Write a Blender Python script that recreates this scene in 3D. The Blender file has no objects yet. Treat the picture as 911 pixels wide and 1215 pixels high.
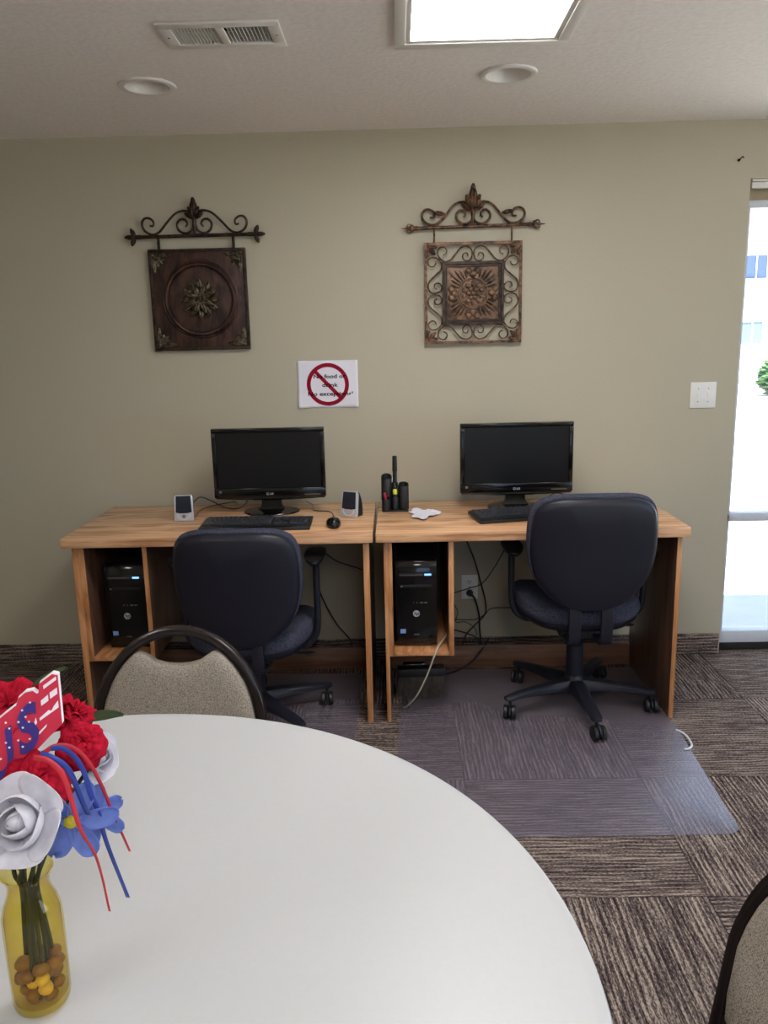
import bpy, bmesh, math, random
from math import sin, cos, pi, radians as R
from mathutils import Vector, Matrix
import mathutils.noise as mnoise
random.seed(7)
S = bpy.context.scene
COL = S.collection

# ------------------------------------------------------------------ camera
FPX, YAW, PITCH, ROLL = 954.3629, 0.0174, 0.2099, -0.0228
CAM = Vector((0.0458, -3.7564, 1.5439))
def cam_axes():
    rz = Matrix.Rotation(YAW, 3, 'Z')
    r = Vector((1, 0, 0)); f = Vector((0, cos(PITCH), -sin(PITCH))); u = Vector((0, sin(PITCH), cos(PITCH)))
    r2 = cos(ROLL) * r + sin(ROLL) * u
    u2 = -sin(ROLL) * r + cos(ROLL) * u
    return rz @ r2, rz @ u2, rz @ f
CR, CU, CF = cam_axes()
cam_data = bpy.data.cameras.new('camera')
cam_data.sensor_fit = 'HORIZONTAL'; cam_data.sensor_width = 36.0
cam_data.lens = FPX / 911 * 36.0
cam_data.clip_start = 0.02; cam_data.clip_end = 300
cam = bpy.data.objects.new('camera', cam_data)
m = Matrix((CR, CU, -CF)).transposed().to_4x4(); m.translation = CAM
cam.matrix_world = m
COL.objects.link(cam); S.camera = cam

def at(px, py, y=None, z=None):
    """surveyed photo position -> point of the room on the plane y or z"""
    d = CF + CR * ((px - 455.5) / FPX) + CU * ((607.5 - py) / FPX)
    t = (y - CAM.y) / d.y if y is not None else (z - CAM.z) / d.z
    return CAM + d * t

# ------------------------------------------------------------------ materials
def newmat(name):
    m = bpy.data.materials.new(name); m.use_nodes = True
    nt = m.node_tree; nt.nodes.clear()
    out = nt.nodes.new('ShaderNodeOutputMaterial')
    return m, nt, out
def nd(nt, typ, **kw):
    n = nt.nodes.new(typ)
    for k, v in kw.items():
        if k.startswith('i_'):
            n.inputs[k[2:].replace('_', ' ')].default_value = v
        else:
            setattr(n, k, v)
    return n
def srgb(r, g, b):
    f = lambda c: (c / 255 / 12.92) if c / 255 <= 0.04045 else ((c / 255 + 0.055) / 1.055) ** 2.4
    return (f(r), f(g), f(b), 1)
def ramp(nt, fac, stops):
    n = nt.nodes.new('ShaderNodeValToRGB')
    e = n.color_ramp.elements
    while len(e) < len(stops): e.new(0.5)
    for el, (p, c) in zip(e, stops):
        el.position = p; el.color = c
    nt.links.new(fac, n.inputs['Fac'])
    return n
def coords(nt, scale=(1, 1, 1), rot=(0, 0, 0)):
    tc = nd(nt, 'ShaderNodeTexCoord'); mp = nd(nt, 'ShaderNodeMapping')
    mp.inputs['Scale'].default_value = scale; mp.inputs['Rotation'].default_value = rot
    nt.links.new(tc.outputs['Object'], mp.inputs['Vector'])
    return mp.outputs['Vector']
def bump(nt, height, strength, dist, target):
    b = nd(nt, 'ShaderNodeBump'); b.inputs['Strength'].default_value = strength; b.inputs['Distance'].default_value = dist
    nt.links.new(height, b.inputs['Height']); nt.links.new(b.outputs['Normal'], target)
def pbsdf(nt, out, rough=0.5, metal=0.0, spec=0.5, coat=0.0):
    b = nd(nt, 'ShaderNodeBsdfPrincipled')
    b.inputs['Roughness'].default_value = rough; b.inputs['Metallic'].default_value = metal
    b.inputs['Specular IOR Level'].default_value = spec; b.inputs['Coat Weight'].default_value = coat
    nt.links.new(b.outputs[0], out.inputs[0])
    return b
def plain(name, col, rough=0.5, metal=0.0, spec=0.5, coat=0.0, var=0.08, nscale=40, bmp=0.0, bdist=0.001, sub=0.0):
    """painted / plastic / metal surface with faint procedural variation"""
    m, nt, out = newmat(name)
    b = pbsdf(nt, out, rough, metal, spec, coat)
    v = coords(nt)
    n = nd(nt, 'ShaderNodeTexNoise', i_Scale=nscale, i_Detail=4.0); nt.links.new(v, n.inputs['Vector'])
    lo = tuple(c * (1 - var) for c in col[:3]) + (1,); hi = tuple(min(1, c * (1 + var)) for c in col[:3]) + (1,)
    r = ramp(nt, n.outputs['Fac'], [(0.3, lo), (0.7, hi)])
    nt.links.new(r.outputs[0], b.inputs['Base Color'])
    if bmp: bump(nt, n.outputs['Fac'], bmp, bdist, b.inputs['Normal'])
    if sub: b.inputs['Subsurface Weight'].default_value = sub; b.inputs['Subsurface Radius'].default_value = (.01, .01, .01)
    return m
def speckle(name, lo, hi, scale, rough=0.95, bmp=0.6, pos=(0.35, 0.65)):
    """woven upholstery"""
    m, nt, out = newmat(name)
    b = pbsdf(nt, out, rough, 0, 0.15)
    v = coords(nt)
    n = nd(nt, 'ShaderNodeTexNoise', i_Scale=scale, i_Detail=2.0); nt.links.new(v, n.inputs['Vector'])
    n2 = nd(nt, 'ShaderNodeTexVoronoi', i_Scale=scale * 1.4); nt.links.new(v, n2.inputs['Vector'])
    mx = nd(nt, 'ShaderNodeMath', operation='MULTIPLY_ADD'); mx.inputs[1].default_value = 0.35; 
    nt.links.new(n2.outputs['Distance'], mx.inputs[0]); nt.links.new(n.outputs['Fac'], mx.inputs[2])
    r = ramp(nt, mx.outputs[0], [(pos[0] + .12, lo), (pos[1] + .12, hi)])
    nt.links.new(r.outputs[0], b.inputs['Base Color'])
    bump(nt, mx.outputs[0], bmp, 0.002, b.inputs['Normal'])
    return m
def oak(name, axis, lo=(190, 138, 98), hi=(222, 176, 134), rough=0.24):
    m, nt, out = newmat(name)
    b = pbsdf(nt, out, rough, 0, 0.5, 0.15)
    sc = {'x': (0.9, 22, 22), 'y': (22, 0.9, 22), 'z': (22, 22, 0.9)}[axis]
    v = coords(nt, sc)
    n = nd(nt, 'ShaderNodeTexNoise', i_Scale=1.6, i_Detail=7.0, i_Roughness=0.62, i_Distortion=0.7); nt.links.new(v, n.inputs['Vector'])
    sc2 = {'x': (0.7, 5, 5), 'y': (5, 0.7, 5), 'z': (5, 5, 0.7)}[axis]
    v2 = coords(nt, sc2)
    w = nd(nt, 'ShaderNodeTexNoise', i_Scale=1.3, i_Detail=3.0, i_Distortion=1.6); nt.links.new(v2, w.inputs['Vector'])
    s = nd(nt, 'ShaderNodeMath', operation='MULTIPLY'); s.inputs[1].default_value = 9.0; nt.links.new(w.outputs['Fac'], s.inputs[0])
    fr = nd(nt, 'ShaderNodeMath', operation='PINGPONG'); fr.inputs[1].default_value = 1.0; nt.links.new(s.outputs[0], fr.inputs[0])
    ad = nd(nt, 'ShaderNodeMath', operation='MULTIPLY_ADD'); ad.inputs[1].default_value = 0.28
    nt.links.new(fr.outputs[0], ad.inputs[0]); nt.links.new(n.outputs['Fac'], ad.inputs[2])
    L, Hh = srgb(*lo), srgb(*hi); D = tuple(c * .62 for c in L[:3]) + (1,)
    r = ramp(nt, ad.outputs[0], [(0.36, D), (0.52, L), (0.78, Hh)])
    nt.links.new(r.outputs[0], b.inputs['Base Color'])
    bump(nt, n.outputs['Fac'], 0.08, 0.001, b.inputs['Normal'])
    return m
def carpet_mat(name, tiled=True):
    m, nt, out = newmat(name)
    b = pbsdf(nt, out, 1.0, 0, 0.05)
    tc = nd(nt, 'ShaderNodeTexCoord'); sp = nd(nt, 'ShaderNodeSeparateXYZ'); nt.links.new(tc.outputs['Object'], sp.inputs[0])
    T = 0.6283
    def mth(op, a, bb=None, c=None):
        n = nd(nt, 'ShaderNodeMath', operation=op)
        for i, q in enumerate((a, bb, c)):
            if q is None: continue
            if isinstance(q, (int, float)): n.inputs[i].default_value = q
            else: nt.links.new(q, n.inputs[i])
        return n.outputs[0]
    X, Y, Z = sp.outputs
    if tiled:
        tx = mth('DIVIDE', mth('SUBTRACT', X, 0.265), T); ty = mth('DIVIDE', mth('ADD', Y, 1.765), T)
        fx = mth('FLOOR', tx); fy = mth('FLOOR', ty)
        chk = mth('FLOORED_MODULO', mth('ADD', fx, fy), 2.0)
        # chk 0 -> threads run along x ; 1 -> along y
        def mixf(a, c): return mth('ADD', mth('MULTIPLY', a, mth('SUBTRACT', 1.0, chk)), mth('MULTIPLY', c, chk))
        along = mixf(X, Y); across = mixf(Y, X)
        tid = mth('ADD', mth('MULTIPLY', fx, 3.7), mth('MULTIPLY', fy, 7.3))
        ex = mth('ABSOLUTE', mth('SUBTRACT', mth('FRACT', tx), 0.5)); ey = mth('ABSOLUTE', mth('SUBTRACT', mth('FRACT', ty), 0.5))
        seam = mth('GREATER_THAN', mth('MAXIMUM', ex, ey), 0.4955)
    else:
        along = X; across = Z; tid = mth('ADD', 0.0, 0.0); seam = mth('ADD', 0.0, 0.0)
    def nz(sa, sc, detail, seed):
        c = nd(nt, 'ShaderNodeCombineXYZ')
        nt.links.new(mth('MULTIPLY', along, sa), c.inputs[0]); nt.links.new(mth('MULTIPLY', across, sc), c.inputs[1])
        nt.links.new(mth('ADD', tid, seed), c.inputs[2])
        n = nd(nt, 'ShaderNodeTexNoise', i_Scale=1.0, i_Detail=detail, i_Roughness=0.6); nt.links.new(c.outputs[0], n.inputs['Vector'])
        return n.outputs['Fac']
    a = nz(9, 170, 2.5, 0.0); c2 = nz(110, 330, 2.0, 5.0); big = nz(3, 18, 2.0, 9.0)
    wob = nz(5, 9, 1.0, 13.0)
    st = mth('MULTIPLY_ADD', mth('SINE', mth('ADD', mth('MULTIPLY', across, 2 * pi / .0165), mth('MULTIPLY', wob, 9.0))), 0.5, 0.5)
    f = mth('ADD', mth('ADD', mth('ADD', mth('MULTIPLY', a, 0.40), mth('MULTIPLY', c2, 0.40)), mth('MULTIPLY', big, 0.14)), mth('MULTIPLY', st, 0.08))
    f = mth('SUBTRACT', f, mth('MULTIPLY', seam, 0.04))
    r = ramp(nt, f, [(0.41, srgb(44, 34, 37)), (0.51, srgb(97, 84, 81)), (0.615, srgb(172, 157, 143))])
    nt.links.new(r.outputs[0], b.inputs['Base Color'])
    bump(nt, f, 0.7, 0.004, b.inputs['Normal'])
    return m
def emis(name, col, strength):
    m, nt, out = newmat(name)
    e = nd(nt, 'ShaderNodeEmission'); e.inputs[0].default_value = col; e.inputs[1].default_value = strength
    nt.links.new(e.outputs[0], out.inputs[0]); return m
def clear(name, tint, gloss_rough=0.03, gloss=0.08, diff=0.0, dcol=(1, 1, 1, 1), ior=1.45):
    """clear plastic / pane: straight-through transparency, Fresnel gloss, optional milky share"""
    m, nt, out = newmat(name)
    t = nd(nt, 'ShaderNodeBsdfTransparent'); t.inputs[0].default_value = tint
    last = t.outputs[0]
    if diff:
        d = nd(nt, 'ShaderNodeBsdfDiffuse'); d.inputs[0].default_value = dcol
        mx = nd(nt, 'ShaderNodeMixShader'); mx.inputs[0].default_value = diff
        nt.links.new(last, mx.inputs[1]); nt.links.new(d.outputs[0], mx.inputs[2]); last = mx.outputs[0]
    g = nd(nt, 'ShaderNodeBsdfGlossy'); g.inputs['Roughness'].default_value = gloss_rough
    fr = nd(nt, 'ShaderNodeFresnel'); fr.inputs[0].default_value = ior
    mx = nd(nt, 'ShaderNodeMixShader')
    ge = nd(nt, 'ShaderNodeNewGeometry'); fm = nd(nt, 'ShaderNodeMath', operation='MULTIPLY'); inv = nd(nt, 'ShaderNodeMath', operation='SUBTRACT'); inv.inputs[0].default_value = 1.0
    nt.links.new(ge.outputs['Backfacing'], inv.inputs[1]); nt.links.new(inv.outputs[0], fm.inputs[0]); nt.links.new(fr.outputs[0], fm.inputs[1])
    nt.links.new(fm.outputs[0], mx.inputs[0]); nt.links.new(last, mx.inputs[1]); nt.links.new(g.outputs[0], mx.inputs[2])
    nt.links.new(mx.outputs[0], out.inputs[0])
    return m
def petal_mat(name, col, trans=0.35):
    m, nt, out = newmat(name)
    v = coords(nt); n = nd(nt, 'ShaderNodeTexNoise', i_Scale=60.0, i_Detail=3.0); nt.links.new(v, n.inputs['Vector'])
    r = ramp(nt, n.outputs['Fac'], [(0.3, tuple(c * .82 for c in col[:3]) + (1,)), (0.7, col)])
    d = nd(nt, 'ShaderNodeBsdfDiffuse'); t = nd(nt, 'ShaderNodeBsdfTranslucent')
    nt.links.new(r.outputs[0], d.inputs[0]); nt.links.new(r.outputs[0], t.inputs[0])
    mx = nd(nt, 'ShaderNodeMixShader'); mx.inputs[0].default_value = trans
    nt.links.new(d.outputs[0], mx.inputs[1]); nt.links.new(t.outputs[0], mx.inputs[2]); nt.links.new(mx.outputs[0], out.inputs[0])
    return m
def patina(name, lo, hi, scale=30, rough=0.45, metal=0.75, stretch=(1, 1, 1), pos=(0.4, 0.62)):
    m, nt, out = newmat(name)
    b = pbsdf(nt, out, rough, metal, 0.5)
    v = coords(nt, stretch); n = nd(nt, 'ShaderNodeTexNoise', i_Scale=scale, i_Detail=6.0, i_Roughness=.65, i_Distortion=.5); nt.links.new(v, n.inputs['Vector'])
    r = ramp(nt, n.outputs['Fac'], [(pos[0], lo), (pos[1], hi)]); nt.links.new(r.outputs[0], b.inputs['Base Color'])
    bump(nt, n.outputs['Fac'], 0.25, 0.002, b.inputs['Normal'])
    return m

M = {}
M['wall'] = plain('wall_paint', srgb(183, 176, 156), 0.6, spec=.35, var=.03, nscale=160, bmp=0.12, bdist=.002)
M['ceil'] = plain('ceiling_texture', srgb(240, 236, 233), 0.9, spec=.2, var=.04, nscale=55, bmp=0.3, bdist=.006)
M['carpet'] = carpet_mat('carpet_tiles'); M['base'] = carpet_mat('carpet_base_strip', False)
M['oakx'] = oak('oak_lengthwise', 'x'); M['oakz'] = oak('oak_upright', 'z', (176, 118, 74), (206, 150, 104)); M['oaky'] = oak('oak_crosswise', 'y', (176, 118, 74), (206, 150, 104))
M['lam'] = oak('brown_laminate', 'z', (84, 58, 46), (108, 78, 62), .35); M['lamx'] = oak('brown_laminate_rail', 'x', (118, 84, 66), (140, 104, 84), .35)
M['white'] = plain('white_enamel', srgb(228, 226, 222), 0.4, var=.02)
M['trimw'] = plain('white_plastic', srgb(232, 231, 228), 0.35, var=.02)
M['diffuser'] = emis('lit_diffuser', (1.0, .985, .97, 1), 15.5)
M['void'] = plain('dark_duct', srgb(26, 25, 25), 0.8)
M['blackg'] = plain('gloss_black_plastic', srgb(11, 11, 13), 0.12, spec=.5, var=.1)
M['blackm'] = plain('matt_black_plastic', srgb(20, 20, 22), 0.45, var=.1, nscale=200, bmp=.1)
M['chairplastic'] = plain('charcoal_chair_plastic', srgb(29, 29, 40), 0.42, spec=.4, var=.06, nscale=300, bmp=.12)
M['screen'] = plain('dark_screen', srgb(14, 15, 18), 0.3, spec=.4, var=.02)
M['key'] = plain('keycap', srgb(46, 48, 55), 0.32, var=.05)
M['silver'] = plain('silver_plastic', srgb(188, 190, 198), 0.35, metal=.2, var=.02)
M['grille'] = speckle('speaker_cloth', srgb(22, 23, 30), srgb(48, 50, 60), 900, bmp=.3)
M['navy'] = speckle('navy_fabric', srgb(24, 25, 34), srgb(76, 78, 95), 260)
M['taupe'] = speckle('taupe_fabric', srgb(92, 83, 76), srgb(172, 161, 148), 480, bmp=.5)
M['bronze'] = plain('dark_bronze_tube', srgb(36, 28, 28), 0.2, metal=.3, spec=.6, var=.15, nscale=20)
M['table'] = plain('white_table_laminate', srgb(190, 190, 191), 0.38, spec=.4, var=.012, nscale=120, bmp=.03)
M['steel'] = plain('painted_steel', srgb(120, 118, 116), 0.4, metal=.5)
M['iron'] = patina('dark_iron', srgb(30, 24, 22), srgb(74, 56, 46), 40, .42, .6)
M['copper'] = patina('rubbed_copper', srgb(44, 34, 31), srgb(132, 98, 74), 45, .45, .6)
M['board'] = patina('brown_tin_board', srgb(44, 31, 29), srgb(86, 60, 51), 9, .42, .45, (3, 1, 1))
M['boardgold'] = patina('antique_gold_relief', srgb(34, 31, 27), srgb(122, 108, 84), 60, .42, .6)
M['panel2'] = patina('copper_relief_panel', srgb(72, 55, 46), srgb(146, 114, 90), 30, .5, .35)
M['paper'] = plain('white_paper', srgb(226, 226, 236), 0.8, spec=.2, var=.015)
M['ink'] = plain('black_ink', srgb(28, 30, 44), 0.8, spec=.1)
M['redink'] = clear('red_ink', (.82, .36, .47, 1), .5, .0, .22, srgb(176, 38, 62), 1.02)
M['amber'] = clear('amber_glass', (.98, .92, .52, 1), .04, ior=1.5)
_nt = M['amber'].node_tree
_t = [n for n in _nt.nodes if n.type == 'BSDF_TRANSPARENT'][0]
_lw = nd(_nt, 'ShaderNodeLayerWeight', i_Blend=.28); _r = ramp(_nt, _lw.outputs['Facing'], [(.0, (.99, .955, .64, 1)), (1.0, (.84, .70, .22, 1))])
_nt.links.new(_r.outputs[0], _t.inputs[0])
M['pane'] = clear('window_glass', (.96, .98, .97, 1), .01, ior=1.5)
M['mat'] = clear('clear_vinyl', (.90, .87, .91, 1), .3, diff=.13, dcol=srgb(176, 172, 190), ior=1.58)
M['red'] = petal_mat('red_cloth_petals', srgb(214, 40, 66), .3)
M['rose'] = petal_mat('white_cloth_petals', srgb(240, 238, 246), .3)
M['blue'] = petal_mat('blue_cloth_petals', srgb(150, 172, 236), .55)
M['leaf'] = petal_mat('green_leaf', srgb(74, 86, 62), .25)
M['stem'] = plain('green_stem', srgb(40, 44, 26), .6, var=.2)
M['yellowc'] = plain('yellow_flower_centre', srgb(176, 164, 44), .8, var=.2, nscale=300, bmp=.5)
M['redfoam'] = plain('red_foam', srgb(206, 44, 74), .8, var=.04)
M['whitefoam'] = plain('white_foam', srgb(242, 240, 244), .8, var=.02)
M['bluefoam'] = plain('blue_foam', srgb(62, 46, 132), .8, var=.06)
M['ribr'] = plain('red_ribbon', srgb(206, 44, 58), .4, spec=.5, var=.05)
M['ribb'] = plain('blue_ribbon', srgb(42, 66, 158), .35, spec=.5, var=.05)
M['pebble'] = plain('brown_pebble', srgb(116, 82, 56), .4, var=.3, nscale=60)
M['pebbley'] = plain('tan_pebble', srgb(204, 170, 110), .4, var=.2, nscale=60)
M['beige'] = plain('beige_cable', srgb(186, 176, 160), .5)
M['wcable'] = plain('white_cable', srgb(226, 228, 236), .4)
M['alu'] = plain('window_aluminium', srgb(206, 210, 220), .4, metal=.0, var=.03)
M['tan'] = plain('tan_header', srgb(150, 136, 108), .6, var=.05)
M['hily'] = plain('yellow_cap', srgb(206, 218, 60), .35, var=.03)
M['redcap'] = plain('red_cap', srgb(190, 40, 60), .35, var=.03)
M['sticker'] = plain('blue_sticker', srgb(120, 160, 215), .4, var=.05)
M['led'] = emis('blue_led', (.12, .3, 1, 1), 3.0)
M['concrete'] = plain('concrete_walk', srgb(206, 202, 196), .9, var=.05, nscale=6)
M['stucco'] = plain('pale_stucco', srgb(232, 228, 222), .9, var=.03)
M['roof'] = plain('pink_shingle_roof', srgb(176, 128, 126), .9, var=.1)
M['bluegl'] = plain('blue_window_glass', srgb(104, 124, 158), .15, var=.1)
M['shrub'] = plain('shrub_leaves', srgb(70, 104, 56), .8, var=.35, nscale=9)

# ------------------------------------------------------------------ mesh builder
WALL = Matrix(((1, 0, 0, 0), (0, 0, -1, 0), (0, 1, 0, 0), (0, 0, 0, 1)))   # local xy -> wall xz, local z -> towards the room
def TR(x, y, z): return Matrix.Translation((x, y, z))
def RX(a): return Matrix.Rotation(a, 4, 'X')
def RY(a): return Matrix.Rotation(a, 4, 'Y')
def RZ(a): return Matrix.Rotation(a, 4, 'Z')
def SC(x, y, z): return Matrix.Diagonal((x, y, z, 1))
def catmull(pts, n=8, closed=False):
    P = [Vector(p) for p in pts]; out = []
    N = len(P); rng = range(N if closed else N - 1)
    for i in rng:
        p1, p2 = P[i], P[(i + 1) % N]
        p0 = P[i - 1] if (closed or i) else p1 * 2 - p2
        p3 = P[(i + 2) % N] if (closed or i + 2 < N) else p2 * 2 - p1
        for k in range(n):
            t = k / n
            out.append(.5 * ((2 * p1) + (p2 - p0) * t + (2 * p0 - 5 * p1 + 4 * p2 - p3) * t * t + (3 * p1 - p0 - 3 * p2 + p3) * t ** 3))
    if not closed: out.append(P[-1])
    return out
class MB:
    def __init__(s): s.bm = bmesh.new()
    def take(s, bm, X=None, bev=0, seg=2, ang=35):
        if bev:
            bmesh.ops.recalc_face_normals(bm, faces=bm.faces)
            ed = [e for e in bm.edges if len(e.link_faces) == 2 and e.calc_face_angle(0) > R(ang)]
            bmesh.ops.bevel(bm, geom=ed, offset=bev, segments=seg, profile=.5, affect='EDGES', clamp_overlap=True)
        if X is not None: bm.transform(X)
        me = bpy.data.meshes.new('t'); bm.to_mesh(me); bm.free()
        s.bm.from_mesh(me); bpy.data.meshes.remove(me)
        return s
    def box(s, x0, x1, y0, y1, z0, z1, bev=0, seg=2, X=None):
        b = bmesh.new(); bmesh.ops.create_cube(b, size=1)
        b.transform(TR((x0 + x1) / 2, (y0 + y1) / 2, (z0 + z1) / 2) @ SC(x1 - x0, y1 - y0, z1 - z0))
        return s.take(b, X, bev, seg)
    def lathe(s, prof, n=32, X=None, closed=False):
        b = bmesh.new(); rings = []
        for r, z in prof:
            if r < 1e-6: rings.append([b.verts.new((0, 0, z))])
            else: rings.append([b.verts.new((r * cos(2 * pi * k / n), r * sin(2 * pi * k / n), z)) for k in range(n)])
        pairs = list(zip(rings, rings[1:])) + ([(rings[-1], rings[0])] if closed else [])
        for A, B in pairs:
            for k in range(n):
                j = (k + 1) % n
                if len(A) == 1 and len(B) == 1: continue
                if len(A) == 1: b.faces.new((A[0], B[k], B[j]))
                elif len(B) == 1: b.faces.new((A[k], B[0], A[j]))
                else: b.faces.new((A[k], B[k], B[j], A[j]))
        bmesh.ops.recalc_face_normals(b, faces=b.faces)
        return s.take(b, X)
    def cyl(s, p0, p1, r0, r1=None, n=20, bev=0):
        p0, p1 = Vector(p0), Vector(p1); r1 = r0 if r1 is None else r1
        L = (p1 - p0).length
        q = Vector((0, 0, 1)).rotation_difference(p1 - p0).to_matrix().to_4x4()
        if bev: pr = [(0, 0), (r0 - bev, 0), (r0 - bev * .3, bev * .3), (r0, bev), (r1, L - bev), (r1 - bev * .3, L - bev * .3), (r1 - bev, L), (0, L)]
        else: pr = [(0, 0), (r0, 0), (r1, L), (0, L)]
        return s.lathe(pr, n, Matrix.Translation(p0) @ q)
    def ball(s, c, r, X=None, u=16, v=10):
        b = bmesh.new(); bmesh.ops.create_uvsphere(b, u_segments=u, v_segments=v, radius=1)
        r = (r, r, r) if isinstance(r, (int, float)) else r
        b.transform((X if X is not None else Matrix()) @ TR(*c) @ SC(*r))
        return s.take(b)
    def tube(s, pts, r, n=8, closed=False, X=None, cap=True):
        P = [Vector(p) for p in pts]; N = len(P); b = bmesh.new(); rings = []
        T = []
        for i in range(N):
            a = P[i - 1] if (i or closed) else P[i]; c = P[(i + 1) % N] if (i < N - 1 or closed) else P[i]
            t = (c - a); T.append(t.normalized() if t.length > 1e-9 else Vector((0, 0, 1)))
        up = Vector((0, 0, 1)) if abs(T[0].z) < .9 else Vector((1, 0, 0))
        nrm = (up - T[0] * up.dot(T[0])).normalized()
        for i in range(N):
            if i:
                q = T[i - 1].rotation_difference(T[i]); nrm = q @ nrm
                nrm = (nrm - T[i] * nrm.dot(T[i])).normalized()
            bi = T[i].cross(nrm); rr = r[i] if isinstance(r, (list, tuple)) else r
            rings.append([b.verts.new(P[i] + (nrm * cos(2 * pi * k / n) + bi * sin(2 * pi * k / n)) * rr) for k in range(n)])
        for A, B in list(zip(rings, rings[1:])) + ([(rings[-1], rings[0])] if closed else []):
            for k in range(n): b.faces.new((A[k], A[(k + 1) % n], B[(k + 1) % n], B[k]))
        if cap and not closed:
            b.faces.new(rings[0][::-1]); b.faces.new(rings[-1])
        bmesh.ops.recalc_face_normals(b, faces=b.faces)
        return s.take(b, X)
    def sweep(s, pts, normal, w, d, X=None, closed=False, bev=0):
        """rectangular bar along a planar path: w in the plane, d along the plane normal"""
        P = [Vector(p) for p in pts]; N = len(P); nrm = Vector(normal).normalized(); b = bmesh.new(); rings = []
        for i in range(N):
            a = P[i - 1] if (i or closed) else P[i]; c = P[(i + 1) % N] if (i < N - 1 or closed) else P[i]
            t = (c - a).normalized(); sd = t.cross(nrm).normalized()
            ww = w[i] if isinstance(w, (list, tuple)) else w
            dd = d[i] if isinstance(d, (list, tuple)) else d
            rings.append([b.verts.new(P[i] + sd * ww / 2 * k + nrm * dd / 2 * l) for k, l in ((-1, -1), (1, -1), (1, 1), (-1, 1))])
        for A, B in list(zip(rings, rings[1:])) + ([(rings[-1], rings[0])] if closed else []):
            for k in range(4): b.faces.new((A[k], A[(k + 1) % 4], B[(k + 1) % 4], B[k]))
        if not closed: b.faces.new(rings[0][::-1]); b.faces.new(rings[-1])
        bmesh.ops.recalc_face_normals(b, faces=b.faces)
        return s.take(b, X, bev, 2, 60)
    def prism(s, poly, z0, z1, bev=0, X=None, seg=2):
        b = bmesh.new()
        A = [b.verts.new((p[0], p[1], z0)) for p in poly]; B = [b.verts.new((p[0], p[1], z1)) for p in poly]
        n = len(poly)
        b.faces.new(A[::-1]); b.faces.new(B)
        for k in range(n): b.faces.new((A[k], A[(k + 1) % n], B[(k + 1) % n], B[k]))
        bmesh.ops.recalc_face_normals(b, faces=b.faces)
        return s.take(b, X, bev, seg)
    def loft(s, rings, X=None, cap=True, closed_ring=True):
        b = bmesh.new(); RR = [[b.verts.new(p) for p in ring] for ring in rings]; n = len(RR[0])
        for A, B in zip(RR, RR[1:]):
            for k in range(n if closed_ring else n - 1): b.faces.new((A[k], A[(k + 1) % n], B[(k + 1) % n], B[k]))
        if cap and closed_ring:
            for ring, rev in ((RR[0], True), (RR[-1], False)):
                c = b.verts.new(sum((v.co for v in ring), Vector()) / n)
                for k in range(n): b.faces.new((ring[k], ring[(k + 1) % n], c))
        bmesh.ops.recalc_face_normals(b, faces=b.faces)
        return s.take(b, X)
    def grid(s, f, nu, nv, X=None, closed_u=False):
        b = bmesh.new(); V = [[b.verts.new(f(i / nu, j / nv)) for j in range(nv + 1)] for i in range(nu + (0 if closed_u else 1))]
        for i in range(nu):
            i2 = (i + 1) % len(V)
            for j in range(nv): b.faces.new((V[i][j], V[i2][j], V[i2][j + 1], V[i][j + 1]))
        return s.take(b, X)
    def text(s, txt, size, X, depth=.0004, bold=0.0, align='CENTER', shear=0.0, width=None):
        cu = bpy.data.curves.new('t', 'FONT'); cu.body = txt; cu.size = size; cu.extrude = depth; cu.offset = bold; cu.shear = shear
        cu.align_x = align; cu.resolution_u = 3
        o = bpy.data.objects.new('t', cu); COL.objects.link(o)
        dg = bpy.context.evaluated_depsgraph_get(); dg.update()
        me = bpy.data.meshes.new_from_object(o.evaluated_get(dg))
        if width:
            xs = [v.co.x for v in me.vertices]; k = width / (max(xs) - min(xs)); me.transform(SC(k, 1, 1))
        me.transform(X); s.bm.from_mesh(me)
        bpy.data.meshes.remove(me); bpy.data.objects.remove(o); bpy.data.curves.remove(cu)
        return s
    def build(s, name, mat, parent=None, smooth=True, loc=None, solid=0):
        me = bpy.data.meshes.new(name)
        if loc is not None: s.bm.transform(TR(*[-c for c in loc]))
        s.bm.to_mesh(me); s.bm.free(); me.materials.append(M[mat] if isinstance(mat, str) else mat)
        if smooth:
            for p in me.polygons: p.use_smooth = True
            me.set_sharp_from_angle(angle=R(38))
        o = bpy.data.objects.new(name, me); COL.objects.link(o)
        if loc is not None: o.location = loc
        if parent is not None: o.parent = parent
        if solid:
            md = o.modifiers.new('solid', 'SOLIDIFY'); md.thickness = solid; md.offset = 0
        return o
def tag(o, label, cat, group=None, kind=None):
    o['label'] = label; o['category'] = cat
    if group: o['group'] = group
    if kind: o['kind'] = kind
    return o
def thing(name, label, cat, loc=(0, 0, 0), rz=0, group=None):
    o = bpy.data.objects.new(name, None); COL.objects.link(o); o.empty_display_size = .05
    o.location = loc; o.rotation_euler = (0, 0, rz)
    return tag(o, label, cat, group)
def struct(o): o['kind'] = 'structure'; return o
def copy_tree(o, parent=None):
    c = o.copy(); COL.objects.link(c)
    if parent is not None: c.parent = parent
    for ch in list(o.children): copy_tree(ch, c)
    return c

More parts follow.
